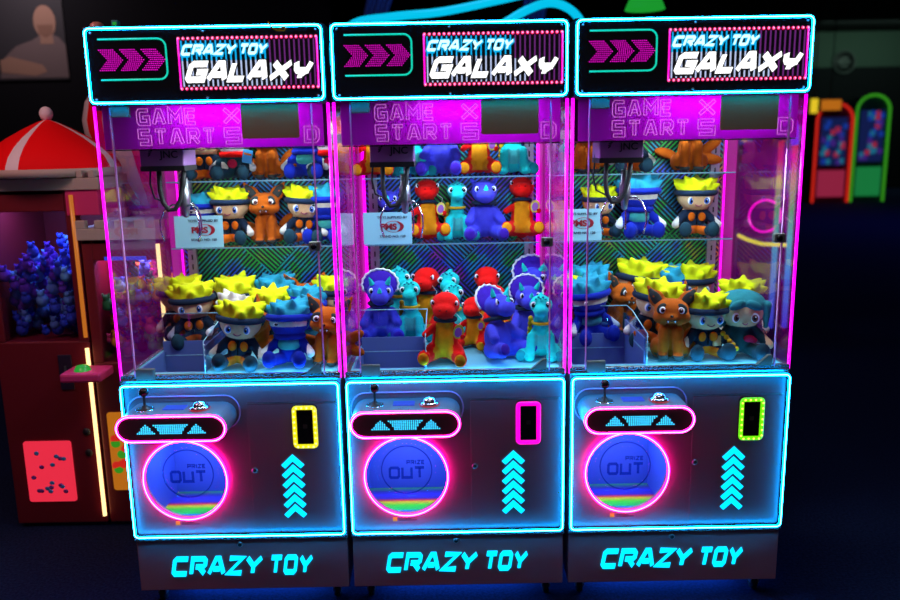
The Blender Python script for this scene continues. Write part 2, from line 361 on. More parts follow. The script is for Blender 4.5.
# ------------------------------------------------------------------ the claw machine
DEP = .80                                     # cabinet depth
def build_machine(label, loc):
    T = thing('claw_machine', label, 'arcade machine', loc, 'neon claw machines in a row')
    # ---- casters
    for sx in (-1, 1):
        for y in (.07, .70):
            c = part('caster', MB().box(sx*.335-.028, sx*.335+.028, y-.028, y+.028, .066, .08).box(sx*.335-.016, sx*.335-.012, y-.012, y+.03, .03, .07).box(sx*.335+.012, sx*.335+.016, y-.012, y+.03, .03, .07), 'steel', T)
            part('wheel', MB().lathe([(0, -.011), (.024, -.011), (.027, -.006), (.027, .006), (.024, .011), (0, .011)], (0, 0, 0), 20, 0, 'Z').xf(Matrix.Translation((sx*.335, y+.008, .027)) @ Matrix.Rotation(PI/2, 4, 'Y')), 'rubber', c)
    # ---- plinth with lettering
    pl = part('plinth', MB().box(-.39, .39, 0, DEP-.01, .08, .288), 'plinth', T, .003)
    part('lettering', letters('CRAZV', -.270, .076, .137, .217, .34, -.005, .001, .28, 1.25, .46), 'cyan_letter', pl)
    part('lettering', letters('TOV', .092, .262, .137, .217, .34, -.005, .001, .28, 1.12, .50), 'cyan_letter', pl)
    def lock(x, z, par, r=.011):
        k = part('lock', MB().lathe([(0, -.006), (r*.75, -.006), (r, -.003), (r, .001)], (x, 0, z), 18, ax='Y'), 'steel', par)
        part('keyhole', MB().lathe([(0, -.0075), (r*.62, -.0075), (r*.62, -.005)], (x, 0, z), 14, ax='Y'), 'black', k)
    lock(-.007, .262, pl)
    # ---- lower cabinet: shell with a round opening, console hole not needed
    cx, cz, R = -.183, .524, .150
    x0, x1, z0, z1 = -.39, .39, .296, .888
    mb = MB(); n = 72; ring = []; outr = []
    for k in range(n):
        a = 2*PI*k/n; dx, dz = cos(a), sin(a)
        tx = ((x1 if dx > 0 else x0)-cx)/dx if abs(dx) > 1e-9 else 1e9; tz = ((z1 if dz > 0 else z0)-cz)/dz if abs(dz) > 1e-9 else 1e9
        t = min(tx, tz); ring.append((cx+R*dx, 0, cz+R*dz)); outr.append((cx+t*dx, 0, cz+t*dz))
    vs = ring+outr+[(a, .012, b) for a, _, b in ring]
    fs = [(k, n+k, n+(k+1) % n, (k+1) % n) for k in range(n)] + [(k, (k+1) % n, 2*n+(k+1) % n, 2*n+k) for k in range(n)]
    mb.add(vs, fs)
    # corners left open by the radial mapping
    for X in (x0, x1):
        for Z in (z0, z1):
            cand = sorted(range(n), key=lambda k: (outr[k][0]-X)**2+(outr[k][2]-Z)**2)
            a = [k for k in cand if abs(outr[k][0]-X) < 1e-6][0]; b = [k for k in cand if abs(outr[k][2]-Z) < 1e-6][0]
            mb.add([outr[a], (X, 0, Z), outr[b]], [(0, 1, 2)])
    mb.add([(x0, 0, z0), (x0, DEP, z0), (x0, DEP, z1), (x0, 0, z1)], [(0, 1, 2, 3)]).add([(x1, 0, z0), (x1, DEP, z0), (x1, DEP, z1), (x1, 0, z1)], [(0, 1, 2, 3)])
    mb.add([(x0, DEP, z0), (x1, DEP, z0), (x1, DEP, z1), (x0, DEP, z1)], [(0, 1, 2, 3)]).add([(x0, 0, z0), (x1, 0, z0), (x1, DEP, z0), (x0, DEP, z0)], [(0, 1, 2, 3)])
    cab = part('cabinet', mb, 'cabinet', T)
    part('ledge', MB().box(-.3925, .3925, -.012, .004, .287, .2955), 'ledge', T, .001)
    neon('neon_frame', rrect(-.3845, .3845, .3045, .8825, .014), -.018, .0042, 'cyan', 'cyan_core', T, label='cyan neon outline of the lower cabinet')
    part('neon_holder', MB().ribbon(rrect(-.3845, .3845, .3045, .8825, .014), .005, -.014, .001, closed=True), 'black', T)
    # prize chute room behind the round opening
    ch = MB(); a0, a1, b0, b1, yb = -.36, -.006, .303, .70, .38
    ch.add([(a0, .013, b0), (a0, yb, b0), (a0, yb, b1), (a0, .013, b1)], [(0, 1, 2, 3)]).add([(a1, .013, b0), (a1, yb, b0), (a1, yb, b1), (a1, .013, b1)], [(0, 3, 2, 1)])
    ch.add([(a0, yb, b0), (a1, yb, b0), (a1, yb, b1), (a0, yb, b1)], [(0, 1, 2, 3)]).add([(a0, .013, b1), (a1, .013, b1), (a1, yb, b1), (a0, yb, b1)], [(0, 1, 2, 3)])
    part('prize_chute', ch, 'chute_wall', T)
    part('chute_floor', MB().box(a0, a1, .013, yb, b0-.004, b0), 'holo_floor', T, label='striped rainbow film on the chute floor')
    pf = part('prize_flap', MB().lathe([(0, .008), (R, .008), (R, .011), (0, .011)], (cx, 0, cz), 48, ax='Y'), 'flap', T, label='clear round flap of the prize opening')
    em_ = MB().tube([(cx+.092*cos(2*PI*k/40), .016, cz+.012+.092*sin(2*PI*k/40)) for k in range(40)], .0022, 6, True)
    part('embossed_circle', em_, 'etched', pf)
    part('embossed_lettering', letters('OUT', cx-.066, cx+.068, cz-.022, cz+.026, .26, .012, .015, 0, 1.0, .4), 'etched', pf)
    part('embossed_lettering', letters('PRIZE', cx+.0, cx+.066, cz+.034, cz+.05, .28, .012, .015, 0, .8, .5), 'etched', pf)
    neon('neon_ring', [(cx+(R+.001)*cos(2*PI*k/64), cz+(R+.001)*sin(2*PI*k/64)) for k in range(64)], -.017, .0044, 'pink', 'pink_core', T, label='pink neon ring around the prize opening')
    part('warning_sticker', MB().box(-.238, -.222, -.0012, .0005, .342, .358).box(-.215, -.15, -.001, .0005, .345, .347, 1).box(-.215, -.17, -.001, .0005, .351, .353, 1), ['warn_yellow', 'ink'], T)
    # service door
    sd = part('service_door', MB().box(.052, .372, -.003, .0005, .325, .803), 'cabinet', T, .0012)
    lock(.066, .553, sd)
    part('top_trim', MB().box(.052, .372, -.0032, .0005, .8045, .808), 'steel', T)
    for k in range(6):
        zc = .372+k*.0385
        part('arrow_light', MB().ribbon([(.171, zc), (.206, zc+.034), (.241, zc)], .019, -.006, -.003), 'cyan_letter', T)
    rd = part('card_reader', MB().prism(rrect(.214, .305, .637, .799, .014), -.012, -.003), 'black_gloss', T)
    part('reader_screen', MB().box(.231, .289, -.0135, -.012, .655, .782).prism(rrect(.252, .268, .712, .728, .003), -.0142, -.0135, 1), ['black_gloss', 'rubber'], rd)
    fr = part('reader_light', MB().tube(p3(rrect(.2225, .2965, .6455, .7905, .010), -.014), .0082, 8, True, 0, .6), 'led_pink', rd)
    fr['slot'] = 1
    # ---- console (stadium section) standing out from the face
    kx, kz, hw, hh, yk = -.1735, .767, .190, .048, -.140
    st = []
    for k in range(13): a = -PI/2+PI*k/12; st.append((kx+hw-hh+hh*cos(a), kz+hh*sin(a)))
    for k in range(13): a = PI/2+PI*k/12; st.append((kx-hw+hh+hh*cos(a), kz+hh*sin(a)))
    con = part('console', MB().prism(st, yk, 0), 'console', T)
    for p in con.data.polygons: p.use_smooth = False
    neon('neon_border', [(kx+(a-kx)*.975, kz+(b-kz)*.93) for a, b in st], yk-.003, .0042, 'pink', 'pink_core', con, label='pink neon outline of the console front')
    part('wall_flange', MB().tube(p3([(kx+(a-kx)*1.06, kz+.01+(b-kz)*1.25) for a, b in st], .0), .003, 6, True), 'pink_seal', con)  # pink neon reflection along the wall, drawn as a pale pink tube
    part('front_plate', MB().prism([(kx+(a-kx)*.955, kz+(b-kz)*.84) for a, b in st], yk-.0045, yk+.002), 'front_plate', con)
    dots = [MB(), MB(), MB()]
    def dot(m, x, z): m.prism([(x-.002, z-.0018), (x+.002, z-.0018), (x+.002, z+.0018), (x-.002, z+.0018)], yk-.0065, yk+.001)
    for r in range(6):
        z = kz-.015+r*.0058
        for i in range(-8, 9):
            for q, mx in ((0, -.085), (2, .088)):
                if abs(i) <= 4-r*.62: dot(dots[q], kx+mx+i*.0071, z)
            if abs(i) <= 5+r*.62: dot(dots[1], kx+i*.0071, z)
    for d in dots: part('led_pattern', d, 'cyan_dot', con)
    ztop = kz+hh
    jb = part('joystick', MB().lathe([(0, .001), (.028, .001), (.026, .004), (.012, .006), (.009, .014), (.0045, .016), (.0045, .052)], (kx-.108, -.075, ztop), 20), 'black', con)
    part('joystick_ball', MB().ell((kx-.108, -.075, ztop+.062), (.0165,)*3, nu=20, nv=12), 'black_gloss', jb)
    part('joystick_ring', MB().tube([(kx-.108+.03*cos(2*PI*k/24), -.075+.03*sin(2*PI*k/24), ztop+.001) for k in range(24)], .002, 6, True), 'chrome', jb)
    bt = part('push_button', MB().lathe([(.034, 0), (.034, .008), (.028, .012), (.024, .012)], (kx+.082, -.075, ztop), 28), 'chrome', con)
    part('button_dome', MB().lathe([(.025, .010), (.022, .019), (.014, .025), (.0, .027)], (kx+.082, -.075, ztop), 24), 'chrome', bt)
    part('button_lamp', MB().lathe([(.0355, .001), (.037, .003), (.0355, .005), (.034, .003)], (kx+.082, -.075, ztop), 24), 'button_red', bt)
    part('credit_display', MB().box(kx-.045, kx+.03, -.085, -.04, ztop-.001, ztop+.003), 'display_blue', con)
    # ---- upper cabinet
    fl = .905
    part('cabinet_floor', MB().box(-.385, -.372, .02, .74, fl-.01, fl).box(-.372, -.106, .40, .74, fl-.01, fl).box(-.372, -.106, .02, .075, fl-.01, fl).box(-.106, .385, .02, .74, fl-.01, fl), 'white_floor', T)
    part('sill', MB().box(-.392, .392, .0, .03, .889, .898).box(-.392, .392, .006, .022, .898, .914, 0).box(-.392, -.376, .03, DEP, .889, .91).box(.376, .392, .03, DEP, .889, .91), 'ledge', T, .001)
    part('chute_well', MB().box(-.372, -.366, .08, .4, .76, .903).box(-.112, -.106, .075, .4, .76, 1.0, 0).box(-.372, -.106, .394, .4, .76, .944).box(-.372, -.106, .075, .081, .76, .905), 'chute_acrylic', T)
    part('chute_seam', MB().box(-.365, -.113, .3925, .394, .884, .887).box(-.1125, -.1120, .082, .394, .952, .955), 'sign_card', T)
    rv = MB()
    for k in range(5): rv.ell((-.1035, .062, .93+k*.02), (.0035, .003, .0035), nu=8, nv=6)
    part('partition_rivets', rv, 'white_paint', T)
    pt = MB().prism([(.06, fl), (.402, fl), (.402, 1.055), (.30, 1.055), (.06, 1.02)], -.106, -.103, ax='X').box(-.372, -.103, .400, .403, .944, 1.055)
    pa = part('chute_partition', pt, 'acrylic', T)
    part('partition_edge', MB().tube([(-.372, .4015, 1.056), (-.1045, .4015, 1.056), (-.1045, .30, 1.056), (-.1045, .06, 1.021), (-.1045, .06, fl)], .0018, 6), 'sign_card', pa)
    for s in (-1, 1):
        part('side_pane', MB().box(s*.3885-.003, s*.3885+.003, .012, .74, .91, 1.85), 'film_pane', T)
        part('corner_light', MB().tube([(s*.3905, .012, .893), (s*.3905, .012, 1.846)], .0052, 8), 'post_magenta', T)
        part('rear_light_column', MB().box(s*.385-.006, s*.385+.006, .722, .75, .905, 1.85), 'rear_magenta', T)
        part('edge_diffuser', MB().box(s*.381-.002, s*.381+.002, .61, .722, .905, 1.70), 'rear_pink', T)  # pink glow beside the column, put in as a dim emissive plate
        part('slotted_rail', MB().box(s*.338-.019, s*.338+.019, .742, .757, .905, 1.85), 'grey_rail', T)
        sl = MB()
        for k in range(22): sl.box(s*.338-.003, s*.338+.003, .7405, .743, .93+k*.042, .953+k*.042)
        part('rail_slots', sl, 'black', T)
        part('roof_beam', MB().box(s*.386-.006, s*.386+.006, .03, .74, 1.835, 1.85), 'black', T)
    part('back_panel', MB().box(-.375, .375, .758, .768, .905, 1.85), 'holo_back', T)
    part('rear_wall', MB().box(-.392, .392, .769, DEP, .889, 1.85), 'cabinet', T)
    part('roof', MB().box(-.392, .392, .02, DEP, 1.851, 1.862), 'black', T)
    for z in (1.300, 1.572):
        s_ = part('glass_shelf', MB().box(-.36, .36, .552, .742, z-.006, z), 'acrylic', T)
        part('shelf_edge', MB().box(-.36, .36, .549, .5525, z-.0045, z+.0003), 'edge_glint', s_)
        for s in (-1, 1): part('bracket', MB().prism([(.742, z-.007), (.742, z-.035), (.60, z-.007)], s*.338-.002, s*.338+.002, ax='X'), 'steel', s_)
    # glazed front door
    dr = part('glass_door', MB().box(-.335, .335, .002, .0075, .91, 1.846), 'pane', T)
    for s in (-1, 1): part('edge_seal', MB().box(s*.3355-.002, s*.3355+.002, -.0005, .0095, .91, 1.846), 'pink_seal', dr)  # door glass edge catching the post light, painted as a pink strip
    part('hinge', MB().box(-.331, -.270, -.006, .012, 1.810, 1.846), 'clip', dr, .002)
    part('hinge', MB().box(-.331, -.266, -.006, .012, .9, .940), 'clip', dr, .002)
    dl = part('door_lock', MB().box(.305, .345, -.009, .012, 1.351, 1.382), 'clip', dr, .003)
    part('lock_barrel', MB().lathe([(0, -.013), (.010, -.013), (.011, -.009)], (.322, 0, 1.366), 18, ax='Y'), 'black_gloss', dl)
    part('corner_clip', MB().prism([(.270, .914), (.325, .914), (.325, .95), (.312, .95)], -.003, .012), 'clip', dr)
    # transom panel, in an added light box, behind the top of the door
    tb = part('light_box', MB().box(-.37, .37, .022, .025, 1.705, 1.848), 'transom', T, label='magenta lit translucent panel behind the top of the door')
    part('housing', MB().box(-.37, .37, .12, .123, 1.705, 1.848).box(-.37, .37, .027, .123, 1.700, 1.704), 'black', tb)  # unseen box, added to keep the transom lamp off the toys
    ol = MB()
    outline_letters('GAME', -.25, -.06, 1.788, 1.832, .0017, .0215, ol, .24)
    outline_letters('START', -.25, .0, 1.722, 1.766, .0017, .0215, ol, .24)
    part('outlined_lettering', ol, 'transom_line', tb); ol = MB()
    outline_letters('X', .04, .088, 1.788, 1.832, .0017, .0215, ol, .24); outline_letters('S', .04, .088, 1.722, 1.766, .0017, .0215, ol, .24); part('outlined_lettering', ol, 'transom_line', tb); ol = MB()
    outline_letters('D', .31, .35, 1.722, 1.766, .0017, .0215, ol, .24)
    part('outlined_lettering', ol, 'transom_line', tb)
    part('notice_panel', MB().prism(rrect(.102, .293, 1.733, 1.8465, .007), -.006, .002), 'olive', T, label='blank olive notice panel at the top of the door')
    # claw carriage
    gx, gy = -.205, .13
    ca = part('claw_carriage', MB().box(gx-.078, gx+.074, gy-.04, gy+.10, 1.632, 1.725), 'purple_plastic', T, .004)
    part('skirt', MB().box(gx-.079, gx+.075, gy-.042, gy+.10, 1.628, 1.646), 'rubber', ca)
    text_part('maker_lettering', 'JNC', .034, 'ink', ca, (gx+.024, gy-.0405, 1.684), .0006, 1.05)
    em2 = MB()
    for k in range(7):
        a = PI*.62+k*.17; em2.ribbon([(gx-.005+.036*cos(a), 1.682+.026*sin(a)), (gx-.005+.044*cos(a+.22), 1.682+.044*sin(a+.22))], .004, gy-.041, gy-.04)
    part('maker_emblem', em2, 'ink', ca)
    part('gantry_rail', MB().box(gx-.02, gx+.02, gy+.1, .56, 1.72, 1.745).box(-.37, .37, .54, .575, 1.715, 1.75), 'steel', T)
    ux = gx-.005
    cb = [(ux-.035, gy+.03, 1.64), (ux-.037, gy+.03, 1.56), (ux-.03, gy+.03, 1.515), (ux-.012, gy+.03, 1.487), (ux+.012, gy+.03, 1.49), (ux+.032, gy+.03, 1.52), (ux+.048, gy+.03, 1.58), (ux+.055, gy+.03, 1.64)]
    part('coiled_cable', MB().tube(cb, .0085, 10), 'rubber', ca)
    part('thin_cable', MB().tube([(ux-.07, gy+.05, 1.66), (ux-.078, gy+.05, 1.58), (ux-.066, gy+.05, 1.53), (ux-.03, gy+.06, 1.512)], .0035, 8), 'rubber', ca)
    hx, hy = gx+.035, gy+.06
    cl = part('claw', MB().lathe([(0, 1.60), (.014, 1.60), (.016, 1.56), (.020, 1.555), (.020, 1.50), (.014, 1.49), (.010, 1.46), (0, 1.455)], (hx, hy, 0), 20).tube([(hx, hy, 1.60), (hx, hy, 1.64)], .003, 8), 'steel', T)
    for k in range(3):
        a = PI*1.08+k*2*PI/3
        pts = [(.012, 1.50), (.045, 1.505), (.075, 1.485), (.092, 1.45), (.093, 1.415), (.082, 1.375)]
        part('claw_finger', MB().tube([(hx+r*cos(a), hy+r*sin(a), z) for r, z in pts], [.004, .0035, .003, .003, .003, .0035], 8), 'chrome', cl)
    # ---- header light box
    hd = part('header', MB().box(-.391, .391, -.018, .10, 1.848, 2.098), 'black', T, .004)
    part('header_face', MB().box(-.380, .380, -.0215, -.018, 1.858, 2.087), 'black_gloss', hd)
    neon('neon_frame', rrect(-.3835, .3835, 1.8555, 2.0905, .016), -.022, .0042, 'cyan', 'cyan_core', hd, label='cyan neon outline of the header')
    part('bracket_light', MB().tube([(-.343, -.023, 2.057), (-.15, -.023, 2.057)] + [(-.15+.026*sin(PI/2*k/6), -.023, 2.031+.026*cos(PI/2*k/6)) for k in range(1, 7)] + [(-.124+.026*(cos(PI/2*k/6)-1), -.023, 1.955-.026*sin(PI/2*k/6)) for k in range(0, 7)] + [(-.343, -.023, 1.929)], .0028, 8), 'teal_line', hd)
    for q in range(3):
        mb = MB(); xo = -.343+q*.0695
        for r in range(11):
            z = 2.0235-r*.0064; off = (5-abs(r-5))*.0056
            for i in range(8):
                x = xo+off+i*.0066
                mb.prism([(x+.00175*cos(PI*j/3), z+.00175*sin(PI*j/3)) for j in range(6)], -.0235, -.0215)
        part('led_chevron', mb, 'chev_magenta', hd)
    X0, X1, Z0, Z1 = -.081, .366, 1.897, 2.055
    pnl = part('title_panel', MB().box(X0-.004, X1+.004, -.0225, -.0214, Z0-.005, Z1+.005), 'black', hd)
    sp_ = [MB(), MB(), MB()]
    N_ = 28
    for i in range(N_):
        x = X0+.008+(X1-X0-.016)*i/(N_-1)
        top = Z1-.006; mid = 1.985 if i < 18 else 1.975
        a = 0 if i < 18 else 2
        sp_[a].box(x-.0023, x+.0023, -.0245, -.0224, mid, top)
        sp_[1 if i < 21 else 2].box(x-.0023, x+.0023, -.0245, -.0224, Z0+.006, mid)
    for m_, k in zip(sp_, ('stripe_blue', 'stripe_white', 'stripe_purple')): part('light_stripes', m_, k, pnl)
    for z in (Z0, Z1):
        bl, bc = MB(), MB()
        for i in range(29):
            x = X0+(X1-X0)*i/28; bl.ell((x, -.0235, z), (.0054, .003, .0054), nu=10, nv=6); bc.ell((x, -.0262, z), (.0028, .0015, .0028), nu=8, nv=6)
        rb = part('bulb_row', bl, 'red_bulb', pnl); part('bulb_cores', bc, 'bulb_core', rb)
    for x in (X0-.002, X1+.002): part('edge_tube', MB().tube([(x, -.024, Z0), (x, -.024, Z1)], .003, 8), 'led_pink', pnl)
    for tx, a, b, c, d, t_, mat_, bk, asp in (('CRAZV', -.075, .110, 2.001, 2.036, .36, 'cyan_white', 'stripe_blue', 1.35), ('TOV', .113, .210, 2.001, 2.036, .36, 'cyan_white', 'stripe_blue', 1.3), ('GALAXY', -.068, .357, 1.915, 1.984, .40, 'white_letter', 'black', 1.28)):
        part('letter_backing', letters(tx, a-.004, b+.006, c-.006, d+.004, t_+.16, -.0262, -.0245, .5, asp, .46), bk, pnl)
        part('title_lettering', letters(tx, a, b, c, d, t_, -.030, -.0262, .5, asp, .46), mat_, pnl)
    for x in (-.365, 0, .365):
        for z in (1.868, 2.077): part('screw', MB().lathe([(0, -.0235), (.0032, -.0235), (.0036, -.0215)], (x, 0, z), 10, ax='Y'), 'steel', hd)
    return T

M1 = build_machine('leftmost of the three neon claw machines, with the yellow-lit card reader', (-.8, 0, 0))
M2 = dup(M1); M2['label'] = 'middle neon claw machine full of dinosaur plush, with the pink-lit card reader'; M2.location = (0, 0, 0)
for o in M2.children:
    if o.name.startswith('rear_light_column'):
        o.data = o.data.copy(); cx_ = sum(v.co.x for v in o.data.vertices)/8
        for v in o.data.vertices: v.co.x = cx_+(v.co.x-cx_)*1.9-(.004 if cx_ > 0 else -.004)
M3 = dup(M1); M3['label'] = 'rightmost of the three neon claw machines, with the green-lit card reader'; M3.location = (.8, 0, 0)
def find(o, pre):
    for c in o.children:
        if c.name.startswith(pre): return c
        r = find(c, pre)
        if r: return r
for Mx, kind in ((M1, 'yellow'), (M3, 'green')):
    o = find(Mx, 'reader_light'); me = o.data.copy(); me.materials.clear(); me.materials.append(MATS['led_'+kind]); o.data = me; o['label'] = kind+' lit surround of the card reader'
    mb = MB()
    for i in range(4):
        for z in (.6455, .7905): mb.ell((.232+i*.0185, -.0195, z), (.0038, .0018, .0038), nu=8, nv=6)
    for i in range(7):
        for x in (.2225, .2965): mb.ell((x, -.0195, .657+i*.0203), (.0038, .0018, .0038), nu=8, nv=6)
    part('reader_bulbs', mb, 'led_%s_core' % kind, o.parent)
find(M2, 'reader_light')['label'] = 'pink lit surround of the card reader'
for Mx in (M1, M2, M3):
    for o in Mx.children_recursive:
        if 'slot' in o: del o['slot']

TOPL = {0: ((.78, .95, 1.), 5.), 1: ((.55, .75, 1.), 5.2), 2: ((.72, .92, 1.), 5.)}
for i, x in enumerate((-.8, 0, .8)):
    c, e = TOPL[i]
    light('underglow_lamp', 'AREA', (x, .28, .074), 5, (.02, .2, 1), .55, .3)  # added fill that tints the carpet under the machines blue
    light('shelf_lamp', 'AREA', (x, .50, 1.835), e, c, .6, .05, (math.radians(12), 0, 0))
    for z in (1.290, 1.563): light('under_shelf_lamp', 'AREA', (x, .565, z-.008), .6, c, .6, .02, (math.radians(25), 0, 0))  # added fill to brighten the back panel and toys
    light('cabin_lamp', 'AREA', (x+.15, .075, 1.685), e*1.0, c, .34, .05, (math.radians(12), 0, 0))
    light('transom_lamp', 'AREA', (x+.085, .085, 1.842), 6.0, (.85, .03, 1), .40, .04, (math.radians(-32), 0, 0))
    light('floor_lamp_strip', 'AREA', (x+.13, .035, .918), .55, (.1, .6, 1), .48, .01, (math.radians(-75), 0, PI), PI)
    light('chute_lamp', 'AREA', (x-.183, .2, .69), 3.4, (.62, .72, 1), .28, .2, (0, 0, 0))

# ------------------------------------------------------------------ plush toys
def remesh(name, mb, mats, zone, parent, vox=.0048, smooth=6, label=None):
    """melt overlapping ellipsoids into one soft continuous body; zone(co) picks the fabric"""
    o = bpy.data.objects.new('tmp', mb.mesh('tmp', [])); C.objects.link(o)
    r = o.modifiers.new('r', 'REMESH'); r.mode = 'VOXEL'; r.voxel_size = vox
    sm = o.modifiers.new('s', 'SMOOTH'); sm.iterations = smooth; sm.factor = .5
    dg = bpy.context.evaluated_depsgraph_get(); me = bpy.data.meshes.new_from_object(o.evaluated_get(dg))
    bpy.data.objects.remove(o); me.name = name
    for k in mats: me.materials.append(MATS[k])
    for p in me.polygons:
        p.use_smooth = True; p.material_index = zone(p.center) if zone else 0
    q = link(name, me, parent)
    if label: q['label'] = label
    return q
def ring_loop(rx, ry, z, n=28, y0=0., tilt=0.):
    return [(rx*cos(2*PI*k/n), y0+ry*sin(2*PI*k/n), z+tilt*sin(2*PI*k/n)) for k in range(n)]
def eye(parent, x, y, z, r=.014, iris='eye_blue', yaw=0., tall=1.15):
    e = part('eye', MB().ell((0, 0, 0), (r, .0045, r*tall), nu=14, nv=8).xf(Matrix.Translation((x, y, z)) @ Matrix.Rotation(yaw, 4, 'Z')), 'eye_white', parent)
    part('iris', MB().ell((0, -.0035, -.001), (r*.68, .0032, r*.74*tall), nu=14, nv=8).ell((0, -.0058, -.001), (r*.36, .0022, r*.42*tall), nu=10, nv=6, mi=1).ell((r*.2, -.0072, r*.3), (r*.16, .0015, r*.16), nu=8, nv=6, mi=2).xf(Matrix.Translation((x, y, z)) @ Matrix.Rotation(yaw, 4, 'Z')), [iris, 'eye_black', 'eye_white'], e)
def hang_tag(parent, x, y, z, kind='gold', tilt=.3):
    M_ = Matrix.Translation((x, y, z)) @ Matrix.Rotation(tilt, 4, 'Y')
    if kind == 'gold': t = part('hang_tag', MB().prism([(.019*cos(a*PI/10), .026*sin(a*PI/10)) for a in range(20)], -.0012, .0012).ell((0, -.0014, -.002), (.013, .0008, .018), nu=12, nv=6, mi=1).xf(M_), ['tag_gold', 'tag_print'], parent)
    else: t = part('hang_tag', MB().prism(rrect(-.021, .021, -.029, .029, .004), -.0012, .0012).prism(rrect(-.016, .016, .006, .014, .001), -.0018, -.0012, 1).xf(M_), ['tag_blue', 'plush_orange'], parent)
    part('tag_loop', MB().tube([M_ @ Vector((0, 0, .027)), M_ @ Vector((0, .01, .045)), (x*.6, y+.02, z+.07)], .0008, 5), 'white_paint', t)

def base_doll(T, pal, face_slit=False, hood=False):
    """soft seated doll: pal = (skin, sleeve, hand, trousers, boot)"""
    mb = MB()
    mb.ell((0, .004, .066), (.046, .040, .060)); mb.ell((0, -.004, .166), (.077, .064, .060)); mb.ell((0, -.01, .148), (.066, .056, .045))
    for s in (-1, 1):
        mb.cap((s*.040, 0, .098), (s*.082, -.034, .056), .019, .018); mb.ell((s*.088, -.042, .050), (.018, .017, .017))
        mb.cap((s*.028, -.02, .028), (s*.052, -.075, .028), .024, .024); mb.ell((s*.057, -.090, .034), (.027, .020, .034))
    def zone(c):
        if c.z > .112 and abs(c.x) < .085 and c.z > .10+.0: return 0 if not face_slit else (0 if (.152 < c.z < .172 and c.y < -.02) else 1)
        if abs(c.x) > .076 and c.y < -.026 and c.z > .034 and c.y > -.064: return 2
        if c.y < -.068: return 4
        if c.z < .045: return 3
        return 1
    return remesh('doll_body', mb, ['plush_'+k for k in pal], zone, T)
def cap_hair(T, col, brim, z0=.182, tufts=14, wild=.012, seed=1):
    rnd = random.Random(seed); mb = MB()
    mb.ell((0, .003, .190), (.081, .069, .056)); mb.ell((0, .03, .165), (.074, .045, .055))
    for k in range(tufts):
        a = 2*PI*k/tufts+rnd.uniform(-.12, .12); el = rnd.uniform(.15, .8)
        d = Vector((cos(a)*.083*cos(el), sin(a)*.07*cos(el), .056*sin(el)+.004)); c = Vector((0, .003, .190))
        mb.cap(c+d*.72, c+d*(1.12+wild*6)+Vector((0, 0, .012)), .026, .006, 6)
    # keep the face clear: trim below the brim at the front by zone-free shaping
    mb.v = [Vector((v.x, v.y, max(v.z, z0-.006) if v.y < .012 else v.z)) for v in mb.v]
    h = remesh('fleece_hat', mb, ['plush_'+col], None, T, .0045, 3)
    part('hat_brim', MB().tube(ring_loop(.0795, .0685, z0+.001, 32, -.001), .0125, 8, True, 0, 1.).xf(Matrix.Identity(4)), 'plush_'+brim, h)
    return h
def mouth(T, y=-.0665, z=.132, w=.014):
    part('mouth', MB().tube([(-w, y+.004, z+.003), (-w*.5, y, z-.001), (0, y-.001, z-.0025), (w*.5, y, z-.001), (w, y+.004, z+.003)], .0022, 6), 'mouth', T)
def make_yellow():
    T = thing('plush_doll', 'x', 'plush toy'); base_doll(T, ('skin', 'navy', 'pale', 'orange', 'boot')); cap_hair(T, 'yellow', 'navy', seed=3, wild=.014, tufts=13)
    for s in (-1, 1):
        eye(T, s*.033, -.0625, .152, .0145, 'eye_blue', s*-.38)
        part('jacket_patch', MB().ell((s*.021, -.036, .083), (.016, .008, .019), (0, 0, s*-.3)), 'plush_orange', T)
    mouth(T); part('zip', MB().box(-.002, .002, -.042, -.036, .05, .105), 'eye_black', T)
    return T
def make_teal():
    T = thing('plush_doll', 'x', 'plush toy'); base_doll(T, ('pale', 'royal', 'white', 'royal', 'royal'), True); cap_hair(T, 'teal', 'royal', .184, 11, .010, 5)
    part('body_vest', MB().ell((0, -.004, .082), (.047, .041, .034)), 'plush_mint', T)
    eye(T, -.034, -.0635, .162, .011, 'eye_black', .38, .6)
    part('scarf', MB().tube(ring_loop(.050, .044, .112, 24, -.004), .012, 8, True), 'plush_royal', T)
    return T
def make_long():
    T = thing('plush_doll', 'x', 'plush toy'); base_doll(T, ('skin', 'cloak', 'skin', 'cloak', 'boot'))
    mb = MB().ell((0, .008, .182), (.086, .072, .056)).ell((0, .035, .15), (.082, .045, .075))
    for s in (-1, 1): mb.cap((s*.078, -.02, .185), (s*.077, -.03, .115), .019, .010).ell((s*.030, -.064, .194), (.030, .012, .015), (0, s*.5, 0))
    remesh('long_hair', mb, ['plush_hairteal'], None, T, .0045, 3)
    for s in (-1, 1): eye(T, s*.032, -.0645, .150, .0155, 'eye_red', s*-.38)
    mouth(T, -.067, .128, .009)
    part('cloak_patch', MB().ell((.022, -.040, .070), (.020, .007, .013)).ell((.036, -.038, .064), (.014, .006, .010)), 'plush_crimson', T)
    part('golden_sash', MB().cap((-.070, -.05, .090), (-.030, -.085, .045), .009, .009), 'plush_gold', T)
    return T
def make_pale():
    T = thing('plush_doll', 'x', 'plush toy'); base_doll(T, ('white', 'boot', 'white', 'boot', 'boot')); cap_hair(T, 'pale', 'white', seed=8, wild=.004)
    for s in (-1, 1): eye(T, s*.033, -.0625, .152, .012, 'eye_black', s*-.38)
    part('scarf', MB().tube(ring_loop(.052, .046, .110, 24, -.004), .013, 8, True), 'plush_red', T)
    part('rosette', MB().ell((0, -.045, .07), (.022, .01, .020)).tube([(.014*cos(k), -.054, .07+.013*sin(k)) for k in [i*PI/6 for i in range(12)]], .003, 6, True), 'plush_crimson', T)
    hang_tag(T, .072, -.06, .10, 'blue', .2)
    return T
